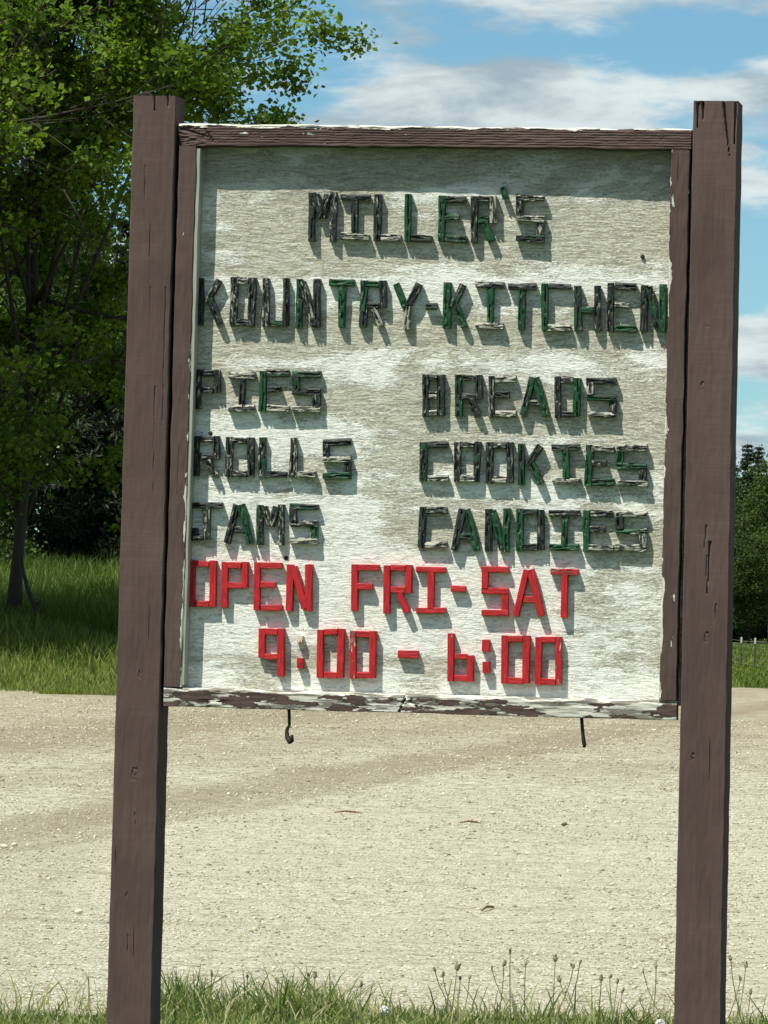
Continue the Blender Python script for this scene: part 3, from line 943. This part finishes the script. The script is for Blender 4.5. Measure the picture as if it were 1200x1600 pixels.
def post_groove_r(x, z, h):
    # local x up, local z towards the photo's left; splits open at the top end
    T = 0.955
    y = 0
    top = HALF[0]
    for (z0, z1, ln, wd) in ((h - 8 * PX, h - 7 * PX, 42 * PX, 3.6 * PX), (h - 15 * PX, h - 16 * PX, 32 * PX, 3.0 * PX),
                             (-h + 22 * PX, -h + 12 * PX, 86 * PX, 2.6 * PX), (-h + 3 * PX, -h + 5 * PX, 66 * PX, 2.4 * PX)):
        y = max(y, seg_groove(x, z, top, z0, top - ln, z1, wd, 0.009))
    z += 0.0012 * mnoise.noise(Vector((x * 45, 1.5, 0)))
    for (a, b, zz) in ((655, 690, 34), (700, 735, 37), (776, 800, 52)):
        y = max(y, seg_groove(x, z, top - a * PX, h - zz * PX, top - b * PX, h - (zz - 2) * PX, 1.4 * PX, 0.003))
    for (a, zz, rr_) in ((1013, 22, 5), (440, 24, 4), (828, 40, 6), (350, 30, 3)):
        y = max(y, knot(x, z, top - a * PX, h - zz * PX, rr_ * PX, 0.003))
    y = max(y, seg_groove(x, z, top - 680 * PX, -h + 30 * PX, top - 760 * PX, -h + 34 * PX, 2.5 * PX, 0.006))
    return y


def post_groove_l(x, z, h):
    top = HALF[0]
    y = 0
    for (z0, z1, ln, wd) in ((h - 34 * PX, h - 34 * PX, 24 * PX, 2.2 * PX), (h - 55 * PX, h - 56 * PX, 20 * PX, 2.2 * PX)):
        y = max(y, seg_groove(x, z, top, z0, top - ln, z1, wd, 0.006))
    z += 0.0012 * mnoise.noise(Vector((x * 45, 7.5, 0)))
    for (a, zz, rr_) in ((1062, 35, 8), (1250, 28, 3), (122, 11, 2.5), (905, 40, 5)):
        y = max(y, knot(x, z, top - a * PX, h - zz * PX, rr_ * PX, 0.0026))
    for (a, b, zz) in ((110, 165, 22), (300, 360, 36), (455, 620, 48), (300, 520, 60), (1120, 1140, 36), (1310, 1350, 30)):
        y = max(y, seg_groove(x, z, top - a * PX, h - zz * PX, top - b * PX, h - (zz + 1) * PX, 1.1 * PX, 0.0022))
    return y


for (a, b, w0, w1, gf, lab) in (((195.5, 1800), (242, 149.5), 72, 67.5, post_groove_l, None), ((1085.5, 1800), (1118.5, 157.5), 74, 70, post_groove_r, 'brown sign post with its top end split and chipped')):
    p0, p1 = P(*a, 0), P(*b, 0)
    HALF = [(p1 - p0).length / 2]
    po = bar('post', a, b, w0, 0.0, 0.089, sign, M_POST, w1px=w1, nx=520, nf=40, ch=0.0022, jit=0.0005, groove=gf, seed=3 if lab else 1)
    if lab:
        po['label'] = lab


def rail_groove_top(x, z, h):
    # smashed knot at the left end
    L = HALF[0]
    y = 0
    u, w_ = (x + L) / PX, z / PX
    if u < 62:
        y += 0.0035 * max(0, mnoise.noise(Vector((u * 0.09, w_ * 0.28, 3))) + 0.25) * (1 - u / 62) * 2.2
        y = max(y, seg_groove(x, z, -L + 4 * PX, 9 * PX, -L + 50 * PX, -4 * PX, 3.2 * PX, 0.008))
        y = max(y, seg_groove(x, z, -L + 54 * PX, -11 * PX, -L + 42 * PX, 10 * PX, 3.0 * PX, 0.006))
        y = max(y, 0.012 * max(0.0, ((14 - u) / 14)) * max(0, -w_ / 17 + 0.3))
    for k in range(7):
        zz = (-12 + k * 4.0 + 1.5 * mnoise.noise(Vector((u * 0.02, k, 0)))) * PX
        if abs(z - zz) < 0.0011:
            y += 0.0010
    return y


def rail_groove_bot(x, z, h):
    L = HALF[0]
    y = seg_groove(x, z, -L + 384 * PX, 14 * PX, -L + 372 * PX, -14 * PX, 2.6 * PX, 0.009)
    y = max(y, seg_groove(x, z, -L + 388 * PX, 5 * PX, -L + 402 * PX, -6 * PX, 6.0 * PX, 0.006))
    return y


def setp(o, h, sgn, **kw):
    o['vscale'] = sgn / h
    base = dict(peel=0.0, edgepeel=0.0, lowpeel=0.0, lowdir=0.0)
    base.update(kw)
    for k, v in base.items():
        o[k] = float(v)


a, b = (279, 209.5), (1080, 217.5)
HALF = [(P(*b, .004) - P(*a, .004)).length / 2]
o = bar('rail', a, b, 34, 0.004, 0.036, sign, M_RAIL, w1px=31, nx=300, nf=22, ch=0.0015, ch_top=0.0035, jit=0.0012, groove=rail_groove_top, seed=5)
setp(o, 17 * PX, 1, peel=0.03, edgepeel=0.22)
o['label'] = 'brown top rail with a broken knot at one end'
a, b = (255.5, 1088.5), (1057, 1110.5)
HALF = [(P(*b, .004) - P(*a, .004)).length / 2]
o = bar('rail', a, b, 30, 0.004, 0.036, sign, M_RAIL, nx=300, nf=22, ch=0.0015, ch_top=0.0060, jit=0.0009, groove=rail_groove_bot, seed=6)
setp(o, 15 * PX, 1, peel=0.16, edgepeel=0.20)
o['label'] = 'bottom rail mostly peeled to white'
o = bar('side_trim', (269.5, 1073), (293.5, 228), 28, 0.005, 0.034, sign, M_RAIL, nx=200, nf=12, ch=0.0015, jit=0.0009, seed=7)
setp(o, 14 * PX, -1, peel=0.015, edgepeel=0.09, lowpeel=0.10, lowdir=-1)
o = bar('side_trim', (1043, 1094), (1063.5, 234), 27, 0.005, 0.034, sign, M_RAIL, w1px=29, nx=200, nf=12, ch=0.0015, jit=0.0009, seed=8)
setp(o, 14 * PX, 1, peel=0.035, edgepeel=0.11, lowpeel=0.06, lowdir=-1)
# pale painted inner faces (battens behind the trims)
bar('batten', (284.5, 1070), (310.0, 232), 8, 0.0075, 0.0345, sign, M_PALE, nx=30, nf=2, seed=9)

# plywood sheet
c00, c10, c11, c01 = P(258, 1082, .042), P(1068, 1103, .042), P(1095, 217, .042), P(282, 210, .042)
NU, NV = 90, 100
V, Fc = [], []
cen = (c00 + c10 + c11 + c01) / 4
for j in range(NV + 1):
    for i in range(NU + 1):
        u, v = i / NU, j / NV
        p = (c00 * (1 - u) + c10 * u) * (1 - v) + (c01 * (1 - u) + c11 * u) * v
        p = p - cen
        bow = 0.0035 * math.sin(u * math.pi) * (v ** 3) - 0.011 * u * v ** 4          # the sheet bellies out a little at the top
        V.append((p.x, -bow + 0.0006 * mnoise.noise(Vector((u * 6, v * 60, 2))), p.z))
nb = len(V)
for j in range(NV):
    for i in range(NU):
        k = j * (NU + 1) + i
        Fc.append((k, k + 1, k + NU + 2, k + NU + 1))
for k in (0, NU, (NU + 1) * (NV + 1) - 1, (NU + 1) * NV):
    V.append((V[k][0], 0.011, V[k][2]))
Fc.append((nb, nb + 3, nb + 2, nb + 1))
me = bpy.data.meshes.new('board'); me.from_pydata(V, [], Fc)
me.polygons.foreach_set('use_smooth', [True] * len(me.polygons))
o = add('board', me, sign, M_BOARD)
o.location = cen

# ------------------------------------------------------------------ stick letters
T = {
    'M': [('v', 0, 0, 1), ('v', 1, 0, 1), ('d', .20, 0.02, .5, .52), ('d', .80, 0.02, .5, .52)],
    'I': [('h', 0, -1, 2), ('v', .5, .12, .88), ('h', 1, -1, 2)],
    'L': [('v', 0, 0, 1), ('h', 1, 0, 2)],
    'E': [('v', 0, 0, 1), ('h', 0, 0, 2), ('h', .45, 0, .75), ('h', 1, 0, 2)],
    'F': [('v', 0, 0, 1), ('h', 0, 0, 2), ('h', .47, 0, .75)],
    'R': [('v', 0, 0, 1), ('h', 0, 0, 1), ('v', 1, 0, .58), ('h', .52, 0, 1), ('d', .55, .60, .97, 1)],
    'P': [('v', 0, 0, 1), ('h', 0, 0, 1), ('v', 1, 0, .56), ('h', .52, 0, 1)],
    'S': [('h', 0, -1, 2), ('v', 0, .12, .44), ('h', .5, -1, 2), ('v', 1, .57, .88), ('h', 1, -1, 2)],
    'K': [('v', 0, 0, 1), ('d', .92, 0.02, .30, .52), ('d', .45, .45, .97, 1)],
    'O': [('v', 0, 0, 1), ('v', 1, 0, 1), ('h', 0, 0, 1), ('h', 1, 0, 1)],
    'U': [('v', 0, 0, 1), ('v', 1, 0, 1), ('h', 1, 0, 1)],
    'N': [('v', 0, 0, 1), ('v', 1, 0, 1), ('d', .22, 0.02, .80, .98)],
    'T': [('h', 0, -1, 2), ('v', .5, .12, 1)],
    'Y': [('d', 0, 0, .44, .50), ('d', 1, 0, .60, .46), ('v', .5, .52, 1)],
    'C': [('v', 0, 0, 1), ('h', 0, 0, 2), ('h', 1, 0, 2)],
    'H': [('v', 0, 0, 1), ('v', 1, 0, 1), ('h', .52, 0, 1)],
    'J': [('h', 0, -1, 2), ('v', .5, .12, 1), ('h', 1, .05, .42), ('v', 0, .68, 1)],
    'A': [('d', .42, 0, 0, 1), ('d', .58, 0, 1, 1), ('h', .66, .34, .70)],
    'B': [('v', 0, 0, 1), ('h', 0, 0, 1), ('h', .5, 0, 1), ('h', 1, 0, 1), ('v', 1, 0, 1)],
    'D': [('v', 0, 0, 1), ('h', 0, 0, 1), ('h', 1, 0, 1), ('v', 1, 0.03, .97)],
    '9': [('v', 1, 0, 1), ('v', 0, 0, .60), ('h', 0, 0, 1), ('h', .60, 0, 1)],
    '6': [('v', 0, 0, 1), ('v', 1, .45, 1), ('h', .47, 0, 1), ('h', 1, 0, 1)],
    '-': [('h', .5, -1, 2)],
    "'": [('d', 0.1, 0, .9, 1)],
}
T['0'] = T['O']
# character, x0, x1, y0, y1 in photo pixels, paint left on each stick (0-9, p = bleached bare wood)
GREEN = [
    ('M', 481, 525, 300, 377, '2110'), ('I', 532, 576, 302, 374, '11p'), ('L', 584, 625, 303, 376, '3p'), ('L', 632, 673, 303, 378, '91'),
    ('E', 684, 728, 306, 377, '8556'), ('R', 735, 775, 306, 379, '15p78'), ("'", 780, 795, 291, 312, '9'), ('S', 806, 850, 305, 378, '11p15'),
    ('K', 307, 350, 434, 507, '024'), ('O', 359, 399, 433, 509, '11p3'), ('U', 410, 452, 434, 510, '216'), ('N', 461, 500, 436, 512, '734'),
    ('T', 513, 553, 437, 511, '79'), ('R', 562, 603, 438, 512, '5734p'), ('Y', 612, 660, 441, 514, '74p'), ('-', 665, 682, 473, 484, '4'),
    ('K', 692, 731, 441, 513, '758'), ('I', 743, 787, 441, 514, '1 8p'.replace(' ', '')), ('T', 793, 838, 442, 515, '16'), ('C', 845, 890, 443, 517, '71p'),
    ('H', 897, 938, 446, 517, '537'), ('E', 949, 993, 442, 518, '11p7'), ('N', 1000, 1040, 445, 518, '276'),
    ('P', 303, 343, 578, 639, '0512'), ('I', 356, 398, 581, 642, 'p1p'), ('E', 405, 450, 579, 643, '952p'), ('S', 456, 500, 581, 643, '5644p'),
    ('R', 300, 343, 681, 744, '01213'), ('O', 352, 396, 683, 745, '1313'), ('L', 404, 447, 683, 746, '42'), ('L', 453, 493, 684, 746, '0p'), ('S', 504, 548, 686, 749, '11p16'),
    ('J', 297, 347, 783, 844, '4000'), ('A', 349, 396, 787, 851, '182'), ('M', 400, 444, 788, 852, '5242'), ('S', 452, 496, 787, 850, '6246p'),
    ('B', 659, 693, 585, 650, '12pp1'), ('R', 711, 753, 586, 651, '63133'), ('E', 763, 806, 587, 651, '2p2p'), ('A', 811, 858, 587, 652, '674'), ('D', 866, 906, 588, 652, '2137'), ('S', 916, 962, 589, 653, '2p63p'),
    ('C', 656, 699, 690, 752, '61p'), ('O', 708, 751, 690, 753, '341p'), ('O', 758, 802, 691, 754, '124p'), ('K', 809, 852, 693, 758, '517'), ('I', 862, 905, 694, 757, '49p'), ('E', 914, 958, 695, 759, '7p26'), ('S', 963, 1010, 695, 760, 'p764p'),
    ('C', 653, 697, 792, 856, '24p'), ('A', 702, 750, 794, 862, '375'), ('N', 757, 796, 795, 862, '277'), ('D', 806, 850, 795, 861, '7144'), ('I', 858, 905, 797, 859, '067'), ('E', 910, 957, 797, 861, '844p'), ('S', 962, 1010, 798, 862, 'p57pp'),
]
RED = [
    ('O', 294, 337, 876, 948, '9989'), ('P', 345, 387, 878, 950, '8877'), ('E', 396, 440, 879, 954, '8898'), ('N', 447, 487, 882, 954, '998'),
    ('F', 548, 592, 882, 955, '889'), ('R', 599, 643, 883, 958, '78999'), ('I', 650, 696, 885, 959, '898'), ('-', 704, 727, 915, 925, '7'),
    ('S', 752, 794, 885, 962, '69988'), ('A', 800, 851, 888, 964, '998'), ('T', 860, 903, 889, 965, '48'),
    ('9', 403, 444, 982, 1057, '8997'), ('0', 495, 537, 983, 1059, '9898'), ('0', 546, 587, 986, 1060, '6998'), ('-', 622, 653, 1016, 1028, '8'),
    ('6', 699, 740, 990, 1065, '8999'), ('0', 782, 827, 993, 1068, '9898'), ('0', 835, 878, 995, 1070, '8699'),
]
DOTS = [(463, 473, 994, 1004, 'p'), (463, 474, 1028, 1044, '9'), (753, 765, 1000, 1018, '8'), (753, 765, 1034, 1051, '8')]
LY, LD = 0.0272, 0.0150
cnt = 0


def stick(par, a, b, w, ch, mat, names='stick', color='green'):
    global cnt
    cnt += 1
    rd = random.Random(cnt * 13 + 5)
    red = mat is M_RED
    n_ = max(5, int(math.hypot(b[0] - a[0], b[1] - a[1]) / 3.0))
    rough = 0.0003 if red else 0.0011
    dy = rd.uniform(-0.0012, 0.0012)
    wob = (lambda: rd.gauss(0, 0.35)) if red else (lambda: rd.gauss(0, 0.6))
    a = (a[0] + wob(), a[1] + wob()); b = (b[0] + wob(), b[1] + wob())

    sd_ = cnt * 3.71

    def gr(x, z, h):
        if red:
            return 0.0
        k = mnoise.noise(Vector((x * 70, z * 260, sd_)))
        return 0.0034 * max(0.0, k - 0.12) * 2.2 + (0.0028 if abs(z - 0.35 * h * math.sin(sd_)) < 0.0012 and math.sin(x * 90 + sd_) > -0.2 else 0)
    o = bar(names, a, b, w * rd.uniform(0.93, 1.07), LY + dy, LD - dy - 0.0004, par, mat, nx=n_, nf=7, ch=rd.uniform(.0008, .0018) if not red else .0009,
            ch_top=(rd.uniform(.0012, .0045) if not red else .0012), jit=rough, groove=gr, seed=cnt)
    o['paint'] = 0.02 if ch == 'p' else (int(ch) + rd.uniform(-.5, .5)) / 9.0 - (0.0 if red else 0.10)
    o['pale'] = 1.0 if ch == 'p' else (0.0 if rd.random() < 0.7 else 0.45)
    return o


def letter(ch, x0, x1, y0, y1, paint, mat, cname):
    c = P((x0 + x1) / 2, (y0 + y1) / 2, LY)
    e = bpy.data.objects.new('letter' if ch.isalpha() or ch in "-'" else 'numeral', None)
    col.objects.link(e)
    e.parent = sign
    e.location = c
    bpy.context.view_layer.update()
    if ch in "-'":
        e['label'] = cname + (' hyphen' if ch == '-' else ' apostrophe')
        w = y1 - y0 if ch == '-' else 9
    else:
        e['label'] = '%s stick %s %s' % (cname, 'letter' if ch.isalpha() else 'numeral', ch)
        w = 10.9 if mat is M_GREEN else 10.5
    wh = (w - 1.0) if ch not in "-'" else w
    sh = lambda y: 0.026 * ((y0 + y1) / 2 - y)
    inv = Matrix.Translation(-c)

    def X(f, y):
        return x0 + w / 2 + f * (x1 - x0 - w)
    for k, st in enumerate(T[ch]):
        cp_ = paint[k] if k < len(paint) else '3'
        if st[0] == 'v':
            x = X(st[1], 0)
            ya, yb = y0 + st[2] * (y1 - y0), y0 + st[3] * (y1 - y0)
            a, b = (x + 0.0 + sh(yb) * .5, yb), (x + sh(ya) * .5, ya)
        elif st[0] == 'h':
            y = y0 + wh / 2 + st[1] * (y1 - y0 - wh)
            hx = lambda f: {-1: x0, 0: x0 + w + .3, 1: x1 - w - .3, 2: x1}.get(f, x0 + f * (x1 - x0))
            a, b = (hx(st[2]), y - 0.3), (hx(st[3]), y + 0.3)
        else:
            a = (X(st[1], 0), y0 + 2 + st[2] * (y1 - y0 - 4)); b = (X(st[3], 0), y0 + 2 + st[4] * (y1 - y0 - 4))
            if a[1] > b[1]:
                a, b = b, a
            a, b = b, a
        o = stick(None, a, b, wh if st[0] == 'h' else w, cp_, mat)
        mw = o.matrix_world.copy()
        o.parent = e
        o.matrix_local = inv @ mw
        if st[0] == 'd':        # diagonals sit slightly proud so that no faces share a plane
            o.location.y -= 0.0016


for g in GREEN:
    letter(*g, M_GREEN, 'green')
for g in RED:
    letter(*g, M_RED, 'red')
for (x0, x1, y0, y1, p) in DOTS:
    o = stick(sign, ((x0 + x1) / 2, y1), ((x0 + x1) / 2 + .4, y0), x1 - x0, p, M_RED, 'colon_dot')
# stray wood screws and chips on the board
for (x, y) in ((1004, 401), (329, 677), (447, 872)):
    p = P(x, y, 0.042)
    bm = bmesh.new(); bmesh.ops.create_uvsphere(bm, u_segments=10, v_segments=6, radius=3.6 * PX)
    bmesh.ops.scale(bm, vec=(1, 0.5, 1), verts=bm.verts)
    me = bpy.data.meshes.new('screw_head'); bm.to_mesh(me); bm.free()
    o = add('screw_head', me, sign, M_IRON); o.location = p

# ------------------------------------------------------------------ iron hooks under the bottom rail
def hook(pts, rad, label):
    V, Fc = [], []
    q = [P(x, y, 0.020 + dy) for (x, y, dy) in pts]
    tube_into(V, Fc, q, rad, 8)
    me = bpy.data.meshes.new('hook'); me.from_pydata([tuple(v) for v in V], [], Fc)
    me.polygons.foreach_set('use_smooth', [True] * len(me.polygons))
    o = add('hook', me, sign, M_IRON); o['label'] = label


hook([(451, 1100, 0), (452, 1118, 0), (452, 1134, 0), (449, 1138, 0), (448, 1144, 0), (449, 1152, -.002), (453, 1159, -.006), (456, 1157, -.014), (456, 1149, -.020)],
     [.0032, .0032, .0032, .0034, .0040, .0050, .0052, .0046, .0034], 'bent iron hook under the bottom rail')
hook([(908, 1108, 0), (909, 1125, 0), (911, 1150, 0), (913, 1164, 0), (913, 1168, 0)], [.0034, .0034, .0036, .0042, .0028], 'straight iron pin under the bottom rail')

# ------------------------------------------------------------------ dandelions, twigs, stones near the verge
def ground_at(px, py):
    """ground point seen at a photo pixel below the horizon"""
    v = rot @ Vector(((px - 600) / F, (800 - py) / F, -1.0))
    lo, hi = 12.0, 160.0
    for _ in range(50):
        mid = (lo + hi) / 2
        k = mid / v.dot(fwd)
        p = CAM + v * k
        s_ = (p - CAM).dot(rgt)
        if p.z > float(ground_z(s_, mid)) + 0.01:
            lo = mid
        else:
            hi = mid
    return p, mid


def dandelion(px, py_top, lean, puff, label, group=None, seed=0, d=None):
    rd = random.Random(seed)
    dd = d or rd.uniform(18.9, 19.5)
    s_ = px_ground(px, dd)
    x, y = sd2w(s_, dd)
    z0 = float(ground_z(s_, dd))
    hor = 1024 + (px - 600) * math.tan(ROLL)
    zt = EYE + (hor - py_top) / F * dd
    root = bpy.data.objects.new('dandelion', None); col.objects.link(root)
    root.location = (x, y, z0)
    root['label'] = label; root['category'] = 'dandelion'
    if group:
        root['group'] = group
    h = zt - z0
    V, Fc = [], []
    tipx = 0.0
    pts = [Vector((-lean * (1 - t) ** 1.4 * h, 0.02 * math.sin(t * 3 + seed), h * t)) for t in (0, .25, .5, .75, 1)]
    tube_into(V, Fc, pts, [.0022, .0020, .0018, .0017, .0016], 6)
    me = bpy.data.meshes.new('stem'); me.from_pydata([tuple(v) for v in V], [], Fc)
    add('stem', me, root, M_STEM)
    if puff:
        bm = bmesh.new()
        bmesh.ops.create_icosphere(bm, subdivisions=1, radius=0.004)
        for i in range(130):
            v = Vector([rd.gauss(0, 1) for _ in range(3)]).normalized()
            r = 0.0175 * rd.uniform(0.88, 1.05)
            a = v.orthogonal().normalized(); b = v.cross(a)
            p = v * r
            q = [bm.verts.new(p + a * .0035), bm.verts.new(p + b * .0035), bm.verts.new(p - a * .0035), bm.verts.new(p - b * .0035), bm.verts.new(v * 0.004)]
            bm.faces.new(q[:4]); bm.faces.new((q[0], q[2], q[4]))
        mt = M_PUFF
    else:
        bm = bmesh.new()
        bmesh.ops.create_uvsphere(bm, u_segments=8, v_segments=6, radius=1.0)
        for v in bm.verts:
            v.co = Vector((v.co.x * .0052, v.co.y * .0052, v.co.z * .0085 + .004)) * (1 + rd.uniform(-.2, .2))
        for i in range(14):
            a = rd.random() * 6.28
            v0 = Vector((math.cos(a) * .003, math.sin(a) * .003, .009))
            v1 = v0 + Vector((math.cos(a) * .004, math.sin(a) * .004, .007))
            t = Vector((-math.sin(a), math.cos(a), 0)) * .001
            bm.faces.new([bm.verts.new(v0 - t), bm.verts.new(v0 + t), bm.verts.new(v1)])
        mt = M_HEAD
    me = bpy.data.meshes.new('seed_head'); bm.to_mesh(me); bm.free()
    o = add('seed_head', me, root, mt); o.location = pts[-1]
    if not puff:
        k = rd.uniform(0.7, 1.5); o.scale = (k * rd.uniform(.8, 1.3), k, k); o.rotation_euler = (rd.uniform(-.4, .4), rd.uniform(-.5, .5), 0)
    return root


seeds = [(699, 1516, -.5), (712, 1523, -.3), (733, 1513, .1), (737, 1530, 0), (751, 1528, .1), (786, 1513, -.5), (806, 1507, .1), (816, 1487, 0), (840, 1506, 0),
         (885, 1500, 0), (892, 1532, -.6), (913, 1511, .35), (924, 1505, .3), (959, 1530, .1), (972, 1526, -.1), (983, 1535, .1), (990, 1550, .1), (1022, 1518, -.5), (1043, 1510, .05), (1020, 1563, -.5),
         (1160, 1498, -.2), (1175, 1530, .3), (1182, 1510, .1), (1190, 1552, .1), (157, 1529, -.1), (407, 1526, .1), (352, 1523, .1), (512, 1525, 0), (501, 1524, .1), (582, 1540, 0), (452, 1534, 0)]
for i, (x, y, l) in enumerate(seeds):
    dandelion(x, y, l, False, 'withered dandelion stalk with a closed brown head in the verge grass', 'withered dandelions along the verge', seed=i + 1)
dandelion(622, 1578, .1, True, 'white round dandelion puff low in the grass between the posts', seed=71, d=19.0)
dandelion(1052, 1600, .1, True, 'white dandelion puff at the foot of the split-topped post', seed=72, d=18.6)

for i, (x0, y0, x1, y1, lab) in enumerate(((522, 1273, 566, 1274, 'thin brown twig lying on the gravel below the hook'), (718, 1289, 752, 1290, 'short reddish twig on the gravel right of centre'),
                                           (752, 1428, 772, 1423, 'small dark curved twig on the pale near gravel'))):
    a, _ = ground_at(x0, y0); b, _ = ground_at(x1, y1)
    V, Fc = [], []
    m1 = a.lerp(b, 0.4) + Vector((0, 0, 0.012)); m2 = a.lerp(b, 0.75) + Vector((0, 0.05, 0.004))
    up = Vector((0, 0, 0.016))
    tube_into(V, Fc, [a + up, m1 + up, m2 + up, b + up], [.004, .007, .006, .003], 6)
    me = bpy.data.meshes.new('twig'); me.from_pydata([tuple(v) for v in V], [], Fc)
    add('twig', me, mat=M_TWIG, label=lab, category='twig')

for i, (x, y, r, lab) in enumerate(((6, 1329, .020, 'pale rounded stone at the dark wheel track, left of its neighbour'), (22, 1326, .016, 'brownish pebble at the dark wheel track beside a paler stone'),
                                    (770, 1275, .017, 'grey stone on the gravel just above the reddish twig'), (882, 1293, .018, 'dark stone alone on the pale gravel under the iron pin'), (123, 1433, .017, 'flat white stone on the pale gravel left of the left post'))):
    p, dd = ground_at(x, y)
    bm = bmesh.new(); bmesh.ops.create_icosphere(bm, subdivisions=2, radius=r)
    for v in bm.verts:
        k = 1 + 0.35 * mnoise.noise(v.co / r * 0.9 + Vector((i * 5, 0, 0)))
        v.co = Vector((v.co.x * k * 1.2, v.co.y * k, v.co.z * k * 0.7))
    me = bpy.data.meshes.new('stone'); bm.to_mesh(me); bm.free()
    dk = 'dark' in lab[:5]
    o = add('stone', me, mat=mat_plain('stone_face', (.12, .10, .07) if dk else (.42, .38, .28), (.2, .17, .12) if dk else (.66, .62, .5), 60), label=lab, category='stone')
    o.location = p + Vector((0, 0, 0.018 + r * 0.3))
